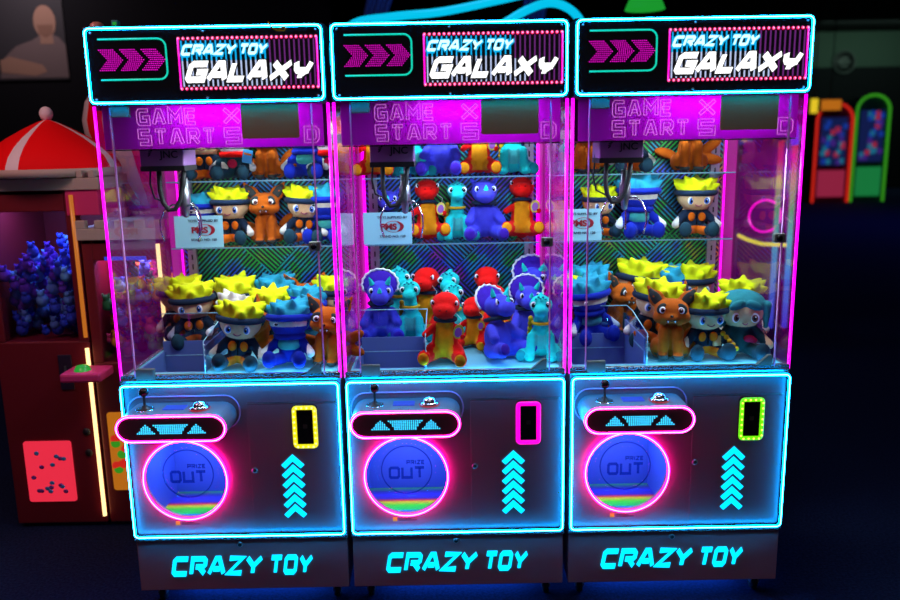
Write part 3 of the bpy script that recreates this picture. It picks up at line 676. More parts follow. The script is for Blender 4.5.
def make_fox(tails=3):
    T = thing('plush_fox', 'x', 'plush toy'); mb = MB()
    mb.ell((0, .012, .075), (.046, .042, .075)); mb.ell((0, -.012, .172), (.062, .052, .045))
    for s in (-1, 1):
        mb.cap((s*.024, -.028, .10), (s*.025, -.042, .016), .021, .019); mb.ell((s*.026, -.052, .014), (.021, .025, .014)); mb.ell((s*.046, .008, .036), (.026, .044, .034))
        mb.ell((s*.030, -.034, .153), (.036, .030, .027)); mb.ell((s*.052, -.002, .212), (.030, .012, .036), (0, s*.62, 0)); mb.cap((s*.062, -.002, .222), (s*.084, -.002, .256), .018, .006, 6)
    mb.ell((0, -.055, .152), (.026, .020, .017))
    for k in range(tails):
        a = .5+k*.5; s = -1 if k % 2 else 1; mb.ell((s*.085, .04, .045+.025*k), (.052, .018, .021), (0, s*(.1-.35*k), s*-.3))
    remesh('fox_body', mb, ['plush_fox', 'plush_foxdark'], lambda c: 1 if c.z < .020 and c.y < -.02 else 0, T)
    for s in (-1, 1):
        part('ear_lining', MB().ell((s*.054, -.0125, .214), (.018, .006, .034), (0, s*.62, 0)).ell((s*.068, -.009, .234), (.010, .005, .018), (0, s*.6, 0)), 'plush_foxdark', T)
        part('eye_patch', MB().ell((s*.034, -.0515, .184), (.022, .008, .019), (.25, s*.5, s*-.5)), 'plush_foxdark', T)
        eye(T, s*.032, -.0600, .180, .0125, 'eye_red', s*-.45, .95)
        part('fang', MB().lathe([(.003, .143), (.0, .135)], (s*.012, -.074, 0), 8), 'eye_white', T)
    part('nose', MB().ell((0, -.074, .160), (.006, .005, .0045)), 'eye_black', T)
    part('mouth', MB().tube([(-.02, -.068, .143), (-.009, -.075, .147), (0, -.0765, .143), (.009, -.075, .147), (.02, -.068, .143)], .0013, 6), 'eye_black', T)
    return T
def feet_pads(T, pts, col):
    for p in pts: part('foot_pad', MB().ell(p, (.020, .007, .022)), col, T)
def make_red():
    T = thing('plush_dinosaur', 'x', 'plush toy'); mb = MB()
    mb.ell((0, -.006, .212), (.052, .052, .044)); mb.ell((0, -.042, .196), (.042, .040, .030)); mb.ell((0, .004, .145), (.032, .032, .04)); mb.ell((0, .006, .080), (.047, .043, .072))
    for s in (-1, 1):
        mb.cap((s*.038, -.01, .128), (s*.066, -.045, .108), .016, .013); mb.cap((s*.038, -.01, .040), (s*.062, -.070, .032), .034, .024); mb.ell((s*.064, -.088, .034), (.024, .016, .029))
    mb.cap((0, .045, .04), (.03, .115, .03), .034, .012)
    remesh('dinosaur_body', mb, ['plush_red', 'plush_belly'], lambda c: 1 if (c.y < -.012 and abs(c.x) < .030+.1*max(0, .12-c.z)*.6 and .02 < c.z < .160 and c.y > -.058) else 0, T)
    feet_pads(T, [(s*.064, -.103, .034) for s in (-1, 1)], 'plush_belly')
    for s in (-1, 1): eye(T, s*.043, -.040, .224, .008, 'eye_black', s*-.9)
    part('collar', MB().tube(ring_loop(.036, .035, .158, 24, .002), .0075, 8, True), 'plush_navy', T)
    part('nostrils', MB().ell((-.012, -.079, .203), (.003, .003, .002)).ell((.012, -.079, .203), (.003, .003, .002)), 'eye_black', T)
    hang_tag(T, .052, -.052, .125, 'gold', .2)
    return T
def make_turq():
    T = thing('plush_dinosaur', 'x', 'plush toy'); mb = MB()
    mb.ell((0, -.020, .214), (.044, .042, .036)); mb.ell((0, -.060, .196), (.029, .029, .024)); mb.cap((0, -.006, .195), (0, .004, .10), .025, .034); mb.ell((0, .010, .068), (.050, .046, .062))
    for s in (-1, 1):
        mb.cap((s*.034, -.030, .090), (s*.040, -.050, .030), .020, .020); mb.ell((s*.042, -.058, .018), (.021, .026, .018)); mb.cap((s*.040, .0, .035), (s*.070, -.045, .024), .030, .022)
    mb.cap((0, .05, .035), (-.03, .12, .025), .032, .010)
    for k in range(3): mb.ell((0, .006-.016*k+.012, .246+.002*k), (.008, .009, .010), nu=8, nv=6)
    remesh('dinosaur_body', mb, ['plush_turq', 'plush_mint'], lambda c: 1 if (abs(c.x) < .022 and c.y < -.03 and .03 < c.z < .1) else 0, T)
    sp = MB()
    for x, y, z in ((-.018, -.052, .240), (0, -.056, .243), (.018, -.052, .240), (-.009, -.045, .2465), (.009, -.045, .2465)): sp.ell((x, y, z), (.005, .004, .0035), nu=8, nv=6)
    part('brow_spots', sp, 'plush_turqdark', T)
    for s in (-1, 1): eye(T, s*.028, -.055, .219, .0125, 'eye_black', s*-.5, 1.0)
    part('collar', MB().tube(ring_loop(.033, .033, .140, 24, 0), .006, 8, True), 'plush_gold', T)
    sn = MB()
    for k in range(5): sn.ell((-.040-.006*k*.3, .018+.004*k, .150-.02*k), (.010, .008, .013), nu=8, nv=6)
    part('back_spines', sn, 'plush_gold', T)
    feet_pads(T, [(s*.074, -.064, .024) for s in (-1, 1)], 'plush_turqdark')
    return T
def make_violet(frill=True):
    T = thing('plush_triceratops' if frill else 'plush_rhinoceros', 'x', 'plush toy'); mb = MB()
    mb.ell((0, -.016, .196), (.054, .050, .046)); mb.ell((0, -.060, .182), (.038, .032, .032)); mb.ell((0, .008, .078), (.054, .048, .072))
    for s in (-1, 1):
        mb.cap((s*.042, -.01, .115), (s*.066, -.050, .078), .021, .020); mb.cap((s*.040, .0, .040), (s*.066, -.070, .030), .034, .026); mb.ell((s*.068, -.085, .032), (.025, .018, .030))
    mb.cap((0, .05, .035), (.03, .125, .02), .03, .010)
    if not frill:
        for s in (-1, 1): mb.ell((s*.046, -.004, .236), (.010, .008, .018), (0, s*.5, 0))
    remesh('triceratops_body' if frill else 'rhinoceros_body', mb, ['plush_violet'], None, T)
    if frill:
        fb = MB(); M_ = Matrix.Translation((0, .014, .212)) @ Matrix.Rotation(-.25, 4, 'X')
        fb.ell((0, 0, .010), (.070, .013, .058))
        fr = part('frill', fb.xf(M_), 'plush_violetdark', T)
        part('frill_trim', MB().tube([(.070*cos(a)*(1+.07*(k % 2)), -.004*(k % 2), .010+.059*sin(a)*(1+.07*(k % 2))) for k, a in enumerate([-.5+(PI+1.0)*i/24 for i in range(25)])], .0042, 8).xf(M_), 'plush_white', fr)
        for s in (-1, 1): part('horn', MB().lathe([(.011, 0), (.008, .014), (.003, .030), (0, .034)], n=12).xf(Matrix.Translation((s*.030, -.034, .232)) @ Matrix.Rotation(s*.35, 4, 'Y') @ Matrix.Rotation(.3, 4, 'X')), 'plush_turq', T)
    part('nose_horn', MB().lathe([(.010, 0), (.007, .010), (.0, .022)], n=12).xf(Matrix.Translation((0, -.076, .206)) @ Matrix.Rotation(.4, 4, 'X')), 'plush_turq', T)
    for s in (-1, 1): eye(T, s*.034, -.054, .208, .0105, 'eye_black', s*-.55)
    feet_pads(T, [(s*.068, -.102, .033) for s in (-1, 1)], 'plush_violetdark')
    part('collar', MB().tube(ring_loop(.046, .042, .150, 24, -.004), .0075, 8, True), 'plush_navy', T)
    return T
PROTO = dict(Y=make_yellow(), K=make_teal(), L=make_long(), P=make_pale(), F=make_fox(), R=make_red(), T=make_turq(), V=make_violet(), H=make_violet(False))
USED = set(); FLOOR = .9055; SH1 = 1.5725; SH2 = 1.3005
GRP = {'l': 'plush heaped on the floor of the left machine', 'm': 'plush heaped on the floor of the middle machine', 'r': 'plush heaped on the floor of the right machine'}
def put(kind, px, Y, z, yaw, label, group, sc=1., tilt=(0, 0)):
    o = PROTO[kind] if kind not in USED else dup(PROTO[kind]); USED.add(kind)
    q = at(px, 300, Y); x = CAM.x + (q.x-CAM.x)  # foot point below the pixel column
    # follow the leaning column of the picture: solve for the same px at height z+.1
    for _ in range(4):
        d = Vector((x, Y, z+.12))-CAM; u = 450+F*d.dot(RT)/d.dot(FW); x += (px-u)*d.dot(FW)/F
    o.location = (x, Y, z); o.rotation_euler = (math.radians(tilt[0]), math.radians(tilt[1]), math.radians(yaw)); o.scale = (sc, sc, sc)
    o['label'] = label; o['group'] = group
# --- left machine, floor
g = GRP['l']
put('Y', 237, .15, FLOOR, 3, 'yellow-hatted doll at the front of the left machine, next to the masked teal-hatted doll', g, 1., (0, 6))
put('K', 289, .15, FLOOR, -4, 'teal-hatted masked doll seated at the front glass of the left machine', g, .98, (-6, 0))
put('F', 327, .17, FLOOR, -8, 'orange fox plush at the front right corner of the left machine', g, 1.0, (0, 4))
put('Y', 196, .50, FLOOR, 8, 'yellow-hatted doll looking over the prize chute box of the left machine', g, 1.05, (0, -3))
put('Y', 181, .64, FLOOR, 25, 'yellow-hatted doll in the back left corner of the left machine beside the pink column', g, 1.08)
put('P', 222, .46, FLOOR, 25, 'white-faced doll with a red scarf half hidden behind the front yellow-hatted doll', g, .9, (0, 20))
put('F', 212, .67, FLOOR, 30, 'fox plush at the back of the left heap, only ears and brow showing', g, .98)
put('Y', 240, .67, FLOOR, -10, 'yellow-hatted doll at the back wall of the left machine, left of the teal one', g, 1.06, (10, 0))
put('F', 254, .46, FLOOR, -60, 'fox plush lying sideways in the middle of the left heap', g, .86, (0, 35))
put('K', 277, .67, FLOOR, 0, 'teal-hatted doll squeezed against the back wall of the left machine', g, 1.05)
put('Y', 271, .53, FLOOR, 15, 'yellow-hatted doll behind the front masked doll of the left machine', g, .95, (14, 0))
put('K', 300, .50, FLOOR, 40, 'royal blue masked doll leaning in the right half of the left heap', g, .95, (0, 12))
put('F', 306, .67, FLOOR, 10, 'fox plush at the back right of the left heap, dark ears up', g, 1.02)
put('K', 317, .36, FLOOR, -20, 'teal-hatted doll tucked behind the front right fox of the left machine', g, .92, (0, -14))
put('Y', 336, .62, FLOOR, -20, 'yellow-hatted doll in the back right corner of the left machine', g, 1.05)
# --- left machine, shelves
g = 'plush on the lower shelf of the left machine'
put('K', 201, .70, SH2, 8, 'teal-hatted masked doll on the lower left shelf behind the paper sign', g, .88)
put('Y', 232, .678, SH2, -2, 'yellow-hatted doll on the lower left shelf between sign and fox', g, .98)
put('F', 266, .678, SH2, 4, 'fox plush upright in the centre of the lower shelf of the left machine', g, 1.0)
put('Y', 303, .678, SH2, 6, 'yellow-hatted doll right of the fox on the lower left shelf', g, .98, (0, 4))
put('K', 327, .678, SH2, -10, 'teal-hatted masked doll at the right end of the lower left shelf', g, 1.0)
g = 'plush on the upper shelf of the left machine'
put('Y', 205, .678, SH1, 5, 'doll with orange and navy legs at the left end of the upper left shelf', g, .95)
put('P', 234, .678, SH1, 0, 'white doll with red scarf and pink rosette on the upper left shelf', g, .95)
put('F', 267, .678, SH1, 0, 'orange fox plush in the middle of the upper left shelf', g, 1.0)
put('K', 306, .678, SH1, 0, 'royal blue doll with mint vest on the upper left shelf', g, .98)
put('P', 331, .678, SH1, -10, 'white-faced doll at the right end of the upper left shelf', g, .95)
# --- middle machine, floor
g = GRP['m']
put('V', 381, .52, FLOOR, 3, 'purple triceratops plush behind the chute box of the middle machine', g, 1.04)
put('T', 411, .52, FLOOR, -3, 'turquoise long-necked dinosaur beside the purple triceratops behind the chute', g, 1.0)
put('T', 399, .68, FLOOR, 10, 'turquoise dinosaur at the back wall, half hidden behind another turquoise one', g, 1.12)
put('R', 428, .66, FLOOR, -25, 'red dinosaur at the back left of the middle heap', g, 1.1)
put('T', 451, .67, FLOOR, -15, 'turquoise dinosaur at the back, above the front red dinosaur', g, 1.05)
put('T', 453, .46, FLOOR, 5, 'turquoise dinosaur peering from right behind the front red dinosaur', g, .98)
put('R', 444, .15, FLOOR, -6, 'large red dinosaur seated at the front of the middle machine', g, 1.04, (0, 2))
put('R', 474, .36, FLOOR, -20, 'red dinosaur with a round tag behind the front red and purple plush', g, .8)
put('R', 487, .68, FLOOR, 0, 'red dinosaur against the back wall in the right half of the middle machine', g, 1.08)
put('R', 494, .45, FLOOR, 20, 'red dinosaur whose head shows over the frill of the front triceratops', g, .92)
put('V', 502, .17, FLOOR, 38, 'big purple triceratops turned sideways at the front of the middle machine', g, 1.02, (-16, 4))
put('V', 532, .66, FLOOR, 0, 'purple triceratops on top at the back right of the middle heap', g, 1.14)
put('V', 527, .42, FLOOR, 8, 'purple triceratops between the front one and the turquoise dinosaur at the right', g, .98)
put('T', 541, .18, FLOOR, -8, 'turquoise dinosaur at the front right corner of the middle machine', g, .98)
g = 'plush on the lower shelf of the middle machine'
put('H', 389, .70, SH2, 0, 'purple plush on the lower middle shelf behind the paper sign', g, .88)
put('R', 428, .678, SH2, 5, 'red dinosaur left of the turquoise one on the lower middle shelf', g, 1.02, (-12, 0))
put('T', 457, .678, SH2, 3, 'turquoise dinosaur on the lower middle shelf between red and purple plush', g, .98)
put('H', 484, .678, SH2, 4, 'purple rhinoceros plush on the lower middle shelf', g, 1.04)
put('R', 522, .678, SH2, -3, 'red dinosaur with a round tag at the right end of the lower middle shelf', g, 1.04, (-12, 0))
g = 'plush on the upper shelf of the middle machine'
put('R', 374, .678, SH1, 0, 'red dinosaur at the left end of the upper middle shelf behind the claw carriage', g, 1.0)
put('T', 414, .678, SH1, 0, 'turquoise dinosaur right of the claw carriage on the upper middle shelf', g, 1.0)
put('H', 442, .678, SH1, -10, 'pale purple plush on the upper middle shelf', g, 1.06)
put('R', 479, .678, SH1, 0, 'yellow-bellied red dinosaur on the upper middle shelf', g, 1.02)
put('T', 513, .678, SH1, 0, 'turquoise dinosaur at the right end of the upper middle shelf', g, 1.08)
# --- right machine, floor
g = GRP['r']
put('K', 592, .46, FLOOR, 12, 'masked teal-hatted doll behind the chute box of the right machine', g, 1.05, (0, -6))
put('K', 588, .66, FLOOR, 0, 'teal-hatted doll at the back left of the right machine', g, 1.12)
put('Y', 572, .58, FLOOR, 20, 'yellow-hatted doll in the back left corner of the right machine', g, 1.0)
put('F', 617, .58, FLOOR, 25, 'fox plush leaning behind the chute of the right machine', g, .98, (0, 8))
put('Y', 633, .67, FLOOR, 0, 'highest yellow-hatted doll at the back of the right heap', g, 1.2, (0, 8))
put('Y', 650, .34, FLOOR, -10, 'yellow-hatted doll behind the front fox of the right machine', g, 1.08, (0, 8))
put('F', 671, .15, FLOOR, -14, 'orange fox plush seated at the front of the right machine', g, 1.04, (-4, 0))
put('K', 668, .67, FLOOR, 0, 'teal-hatted doll at the back wall behind the right fox', g, 1.06)
put('Y', 691, .68, FLOOR, 5, 'yellow-hatted doll at the back of the right machine near the slotted rail', g, 1.1)
put('F', 688, .48, FLOOR, 55, 'fox plush lying sideways in the middle of the right heap', g, .9, (0, -30))
put('Y', 705, .17, FLOOR, 2, 'yellow-hatted doll at the front of the right machine between fox and long-haired doll', g, .98)
put('Y', 741, .42, FLOOR, -8, 'yellow-hatted doll rising behind the long-haired doll', g, 1.0)
put('L', 741, .17, FLOOR, -8, 'long-haired doll in a dark cloak at the front right of the right machine', g, 1.05)
g = 'plush on the lower shelf of the right machine'
put('Y', 599, .70, SH2, 10, 'yellow-hatted doll behind the paper sign and claw on the lower right shelf', g, .88)
put('K', 638, .678, SH2, 4, 'teal-hatted masked doll in the centre of the lower right shelf', g, 1.06)
put('Y', 695, .678, SH2, -4, 'yellow-hatted doll at the right end of the lower right shelf', g, 1.0)
g = 'plush on the upper shelf of the right machine'
put('F', 585, .678, SH1, 10, 'orange fox plush at the left end of the upper right shelf', g, .95)
put('Y', 630, .678, SH1, 0, 'orange and navy doll beside the claw carriage on the upper right shelf', g, .95)
put('F', 690, .678, SH1, -6, 'large orange fox with spread tails on the upper right shelf', g, 1.08)
for nm, i in (('left', 0), ('middle', 1), ('right', 2)):
    sg = thing('supplier_sign', {'left': 'pale blue supplier sign on the lower shelf of the left machine', 'middle': 'pale blue supplier sign on the lower shelf of the middle machine', 'right': 'pale blue supplier sign on the right machine shelf, half behind the corner light'}[nm], 'sign', ((-1.045, -.265, .52)[i], .560, SH2), 'paper supplier signs')
    part('card', MB().box(-.1, .1, -.001, .001, .0, .131).xf(Matrix.Rotation(-.06, 4, 'X')), 'sign_card', sg)
    y = .006
    text_part('lettering', 'TOYS SUPPLIED BY', .0135, 'navy_ink', sg, (.02, .0040, .110), .0003, 1.1)
    text_part('lettering', 'STAND NO: 120', .0135, 'navy_ink', sg, (.02, -.0010, .032), .0003, 1.1)
    text_part('logo_lettering', 'PMS', .034, 'maroon_ink', sg, (.004, .0005, .071), .0014, 1.15)
    lg = MB().tube([(.026+.040*cos(2*PI*k/32), .0025, .072+.023*sin(2*PI*k/32)) for k in range(32)], .0013, 6, True)
    A_ = [-1.1+2.2*k/12 for k in range(13)]
    lg.prism([(.026+.040*cos(a), .072+.023*sin(a)) for a in A_] + [(.026+.026*cos(a), .072+.021*sin(a)) for a in A_[::-1]], .0015, .003)
    part('logo_swoosh', lg, 'maroon_ink', sg)
# ------------------------------------------------------------------ what stands behind and beside
pm('castle_red', (.15, .005, .012), .5); pm('castle_pink', (.65, .03, .16), .6); pm('cream', (.42, .36, .28), .7); pm('tent_red', (.85, .004, .006), .7, 0, .1); pm('tent_white', (.75, .72, .68), .6); pm('castle_dark', (.02, .01, .03), .5)
for n, c in dict(blue=(.03, .07, .5), purple=(.10, .03, .4), sky=(.1, .3, .6), amber=(.5, .25, .02), rose=(.5, .06, .15), green=(.05, .35, .08)).items(): plush('prize_'+n, c)
em('far_screen', (.005, .01, .06), 1); em('far_blue', (.01, .05, .4), .6); em('far_sky', (.02, .22, .38), .5); em('far_violet', (.06, .02, .25), .6); em('far_rose', (.5, .03, .09), .5); em('far_green', (.02, .42, .10), .4)
em('far_red', (.7, .02, .01), .8); em('far_lime', (.06, .5, .02), .5); em('far_orange', (.75, .22, .01), .6); em('far_yellow', (.85, .6, .02), .9)
def heap(name, x0, x1, y0, y1, z0, h, n, cols, parent, seed):
    rnd = random.Random(seed); mb = MB()
    for _ in range(n):
        x = rnd.uniform(x0, x1); y = rnd.uniform(y0, y1); k = rnd.randrange(len(cols)); r = rnd.uniform(.016, .030)
        z = z0 + rnd.uniform(.02, h)*(1-.3*abs((x-x0)/(x1-x0)*2-1))
        mb.ell((x, y, z), (r, r, r*1.1), nu=10, nv=7, mi=k); mb.ell((x, y-.01, z+r*1.2), (r*.6,)*3, nu=8, nv=6, mi=k)
        for s in (-1, 1): mb.ell((x+s*r*.5, y-.01, z+r*1.7), (r*.25,)*3, nu=6, nv=5, mi=k)
    o = part(name, mb, ['prize_'+c for c in cols], parent); o['kind'] = 'stuff'; o['label'] = 'heap of small coloured soft toys'; return o
def castle(label, X0, X1, Y0, Y1, zp, zc, cols, seed, posts, tube_mat):
    """red cabinet with a glazed prize bay between zc and zp and a battlement on top"""
    T = thing('castle_prize_machine', label, 'arcade machine', ((X0+X1)/2, Y0, 0)); o = Vector(((X0+X1)/2, Y0, 0)); x0, x1, d = X0-o.x, X1-o.x, Y1-Y0
    part('body', MB().box(x0, x1, 0, d, .02, zc), 'castle_red', T, .006)
    part('foot_plinth', MB().box(x0+.02, x1-.02, .02, d-.02, 0, .02), 'black', T)
    part('window_frame', MB().box(x0, x0+.045, 0, .05, zc, zp).box(x1-.045, x1, 0, .05, zc, zp).box(x0+.045, x1-.045, 0, .05, zp-.09, zp).box(x0, x1, d-.03, d, zc, zp).box(x0, x1, .0, d, zp-.02, zp).box(x0, x0+.012, .05, d-.03, zc, zp-.02), 'castle_red', T, .004)
    part('bay_glass', MB().box(x0+.045, x1-.045, .012, .018, zc, zp-.09), 'castle_glass', T)
    heap('prize_heap', x0+.05, x1-.05, .03, min(d-.06, .36), zc, .42, 210, cols, T, seed)
    bt = MB().box(x0-.015, x1+.015, -.015, d, zp, zp+.05); k = 0; x = x0-.015; w_ = .045
    while x+w_ < x1+.02: bt.box(x, x+w_, -.015, .02, zp+.05, zp+.085); x += w_*1.9
    part('battlement', bt, 'cream', T, .003)
    for x in posts: part('light_tube', MB().tube([(x-o.x, -.012, .06), (x-o.x, -.012, zc-.03)], .009, 8), 'warm_tube', T); part('light_tube', MB().tube([(x-o.x, -.012, zc+.02), (x-o.x, -.012, zp-.02)], .009, 8), tube_mat, T)
    cp = part('coin_panel', MB().box(x1-.145, x1-.085, -.006, 0, zc-.22, zc-.06), 'castle_dark', T, .002)
    part('coin_slot', MB().box(x1-.12, x1-.11, -.008, -.006, zc-.16, zc-.11), 'steel', cp)
    for z in (zc-.42, .36): part('lock', MB().lathe([(0, -.008), (.014, -.007), (.018, 0)], (x1-.055, 0, z), 16, ax='Y'), 'black', T)
    return T, o
T, o = castle('red castle prize machine at the far left under a striped tent roof', -2.02, -1.605, .69, 1.25, 1.54, .88, ['blue', 'purple', 'sky'], 11, [-1.612], 'orange_tube')
part('prize_window', MB().prism(rrect(-1.95-o.x, -1.735-o.x, .13, .42, .012), -.006, 0), 'pink_panel', T, label='glowing pink-red panel low on the machine')
sw = MB(); rnd = random.Random(4)
for k in range(16): sw.ell((rnd.uniform(-1.93, -1.76)-o.x, -.007, rnd.uniform(.16, .38)), (.012, .002, .010), nu=8, nv=6, mi=k % 2)
part('panel_pattern', sw, ['tag_print', 'tag_blue'], T)
part('control_shelf', MB().box(-1.675-o.x, -1.50-o.x, -.16, -.015, .735, .775), 'castle_pink', T, .01)
part('round_button', MB().lathe([(0, .025), (.025, .02), (.035, .0)], (-1.60-o.x, -.10, .775), 18), 'green_glow', T)
# tent roof of the left castle: gored dome with a finial
part('corner_turret', MB().box(-1.640-o.x, -1.500-o.x, -.006, .24, 1.432, 1.54), 'castle_pink', T, .004)
tb_ = MB().box(-1.64-o.x, -1.49-o.x, -.014, .24, 1.5405, 1.59)
for k in range(2): tb_.box(-1.58+.05*k-o.x, -1.555+.05*k-o.x, -.014, .02, 1.59, 1.622)
part('turret_battlement', tb_, 'cream', T, .003)
cx_, cy_ = -1.78-o.x, .20
prof = [(.29, 1.63), (.285, 1.645), (.265, 1.68), (.225, 1.72), (.17, 1.76), (.10, 1.80), (.05, 1.825), (.012, 1.84)]
part('tent_roof', MB().lathe(prof, (cx_, cy_, 0), 32, mf=lambda k, n: 1 if k % 8 == 7 else 0), ['tent_red', 'tent_white'], T)
part('tent_base', MB().lathe([(.26, 1.595), (.29, 1.595), (.29, 1.63), (.26, 1.63)], (cx_, cy_, 0), 32), 'cream', T)
part('finial', MB().ell((cx_, cy_, 1.865), (.028, .028, .032)).lathe([(.008, 1.83), (.008, 1.87)], (cx_, cy_, 0), 10), 'tent_white', T)
T, o = castle('slim castle prize machine seen through the left glass, under a balloon-shaped roof', -1.595, -1.235, .69, 1.80, 1.325, .78, ['purple', 'amber', 'sky', 'rose', 'green'], 21, [-1.262], 'warm_tube')
part('prize_window', MB().prism(rrect(-1.56-o.x, -1.34-o.x, .18, .55, .012), -.006, 0), 'far_orange', T)
sw = MB()
for k in range(26): sw.ell((rnd.uniform(-1.54, -1.36)-o.x, -.008, rnd.uniform(.21, .52)), (.022, .0015, .02), nu=10, nv=6, mi=k % 3)
part('panel_pattern', sw, ['far_red', 'far_red', 'far_lime'], T)
part('display_bar', MB().box(-1.50-o.x, -1.32-o.x, -.004, 0, 1.236, 1.252), 'display_blue', T)
c_ = at(150, 122, 1.5); cx_, cy_ = c_.x-o.x, 1.5-.69
prof = [(.085, 1.40), (.115, 1.43), (.18, 1.53), (.24, 1.62), (.285, 1.71), (.315, 1.79), (.32, 1.85), (.30, 1.94), (.24, 2.03), (.14, 2.09), (.0, 2.12)]
part('balloon_roof', MB().lathe(prof, (cx_, cy_, 0), 32, mf=lambda k, n: 1 if (k//2) % 2 else 0), ['tent_red', 'tent_white'], T)
part('balloon_collar', MB().lathe([(.07, 1.36), (.09, 1.36), (.09, 1.415), (.07, 1.415)], (cx_, cy_, 0), 24), 'cream', T)
light('castle_lamp', 'AREA', (-2.1, -.5, 2.9), 15, (1, .45, .5), .5, .5, (math.radians(38), math.radians(0), 0))  # unseen fill, added overhead to light the castle machines
light('bay_lamp', 'AREA', (-1.81, .85, 1.51), 4.5, (.25, .35, 1), .3, .1)
light('bay_lamp', 'AREA', (-1.42, .86, 1.30), 3.0, (.8, .3, 1), .25, .1)

# wall poster far left
pw = struct('wall_partition', MB().box(-9, -1.2, 6.0, 6.08, 0, 5), 'dark_wall')
pm('poster_dark', (.03, .028, .035), .7); pm('poster_skin', (.36, .20, .14), .7); pm('poster_shirt', (.17, .12, .12), .7); pm('poster_beard', (.24, .12, .08), .7)
px_ = at(30, 40, 5.97)
T = thing('wall_poster', 'big dark poster of a person with folded arms on the far left wall', 'poster', (px_.x, 5.995, 2.44))
part('sheet', MB().box(-.55, .36, -.012, 0, 0, .95), 'poster_dark', T)
def blob(pts): return [(a, b) for a, b in pts]
pr = MB().prism([(-.20+.36, .02), (.36, .02), (.36, .34), (.30, .42), (.22, .46), (.12, .46), (.02, .40), (-.16, .34), (-.30, .22), (-.36, .02)], -.014, -.012, 1)
hd_ = [(.165+.115*cos(a), .58+.165*sin(a)) for a in [2*PI*k/24 for k in range(24)]]
pr.prism(hd_, -.016, -.014, 0); pr.prism([(.10, .36), (.24, .36), (.23, .5), (.11, .5)], -.0155, -.014, 0)
pr.prism([(.08, .55), (.25, .55), (.235, .46), (.165, .42), (.10, .46)], -.017, -.016, 2)
pr.prism([(-.34, .20), (-.24, .24), (.10, .15), (.14, .08), (.02, .04), (-.34, .08)], -.016, -.014, 0)
part('printed_person', pr, ['poster_skin', 'poster_shirt', 'poster_beard'], T)
light('poster_lamp', 'AREA', (px_.x+.1, 5.2, 3.9), 14, (1, .8, .85), .5, .1, (math.radians(20), 0, 0))

# cyan light tubes hung over the hall
def lamp_tube(label, pts, r, m, name='ceiling_light_tube'):
    P_ = [Vector(p) for p in pts]; out = []
    for i in range(len(P_)-1):
        a = P_[max(0, i-1)]; b = P_[i]; c = P_[i+1]; d = P_[min(len(P_)-1, i+2)]
        for k in range(6):
            t = k/6; out.append(.5*((2*b)+(c-a)*t+(2*a-5*b+4*c-d)*t*t+(3*b-a-3*c+d)*t**3))
    out.append(P_[-1]); o = part(name, MB().tube(out, r, 12), m); tag(o, label, 'light'); return o
lamp_tube('wavy cyan light tube sweeping up behind the middle header', [at(*q) for q in ((312, 112, 3.0), (326, 62, 3.0), (350, 26, 3.05), (390, 17, 3.1), (440, 12, 3.2), (490, 2, 3.3), (540, -10, 3.4), (600, -30, 3.5))], .029, 'ceiling_cyan')
lamp_tube('arched cyan light tube between the middle and right headers', [at(*q) for q in ((470, 44, 3.0), (500, 26, 3.0), (525, 11, 3.05), (548, 3, 3.1), (566, 7, 3.1), (580, 20, 3.1), (592, 46, 3.1))], .029, 'ceiling_cyan')
pm('blue_fabric', (.02, .04, .16), .8)
for lb, q in (('blue hanging drape above the left end of the middle header', ((358, 50, 3.6), (372, -12, 3.6))), ('blue hanging drape behind the arched cyan tube', ((520, 60, 3.9), (528, -12, 3.9)))):
    a, b = at(*q[0]), at(*q[1]); mb = MB()
    for k in range(5): mb.tube([(a.x+k*.03, a.y+.01*(k % 2), a.z), (b.x+k*.04, b.y+.01*(k % 2), b.z)], .022, 8)
    tag(part('hanging_drape', mb, 'blue_fabric'), lb, 'drape')
light('drape_lamp', 'AREA', (.3, 3.0, 3.6), 7, (.1, .3, 1), .6, .3, (math.radians(20), 0, 0))
g_ = at(645, 3, 4.0)
T = thing('pendant_lamp', 'green glowing pendant lamp above the right header', 'light', (g_.x, g_.y, g_.z))
part('lamp_shade', MB().lathe([(.16, -.05), (.13, .02), (.07, .07), (.02, .09)], n=24), 'green_glow', T)
part('cord', MB().tube([(0, 0, .09), (0, 0, 5.0-g_.z)], .006, 6), 'black', T)

# beacon and box on top of the left machine
pm('beacon_amber', (.5, .22, .16), .3); pm('beacon_teal', (.03, .3, .3), .4)
b_ = at(97, 26, .055); T = thing('beacon_lamp', 'small domed beacon on top of the left header', 'light', (b_.x, .055, 2.098))
part('beacon_base', MB().lathe([(0, 0), (.024, 0), (.024, .008), (0, .008)], n=20), 'beacon_teal', T); part('beacon_dome', MB().lathe([(.023, .008), (.021, .017), (.012, .024), (0, .026)], n=20), 'beacon_amber', T)
b_ = at(116, 26, .055); T = thing('sensor_box', 'tiny teal box beside the beacon on the left header', 'box', (b_.x, .055, 2.098))
part('case', MB().box(-.011, .011, -.011, .011, 0, .028), 'beacon_teal', T, .002); part('lens', MB().box(-.006, .006, -.0125, -.011, .012, .022), 'green_glow', T)
tag(part('loose_wire', MB().tube([(-.585, -.026, 2.101), (-.575, -.032, 2.085), (-.556, -.034, 2.074), (-.535, -.033, 2.073), (-.527, -.030, 2.082), (-.537, -.027, 2.086), (-.552, -.026, 2.080)], .0022, 6), 'plush_gold'), 'loose loop of pale wire hanging over the left header', 'wire')

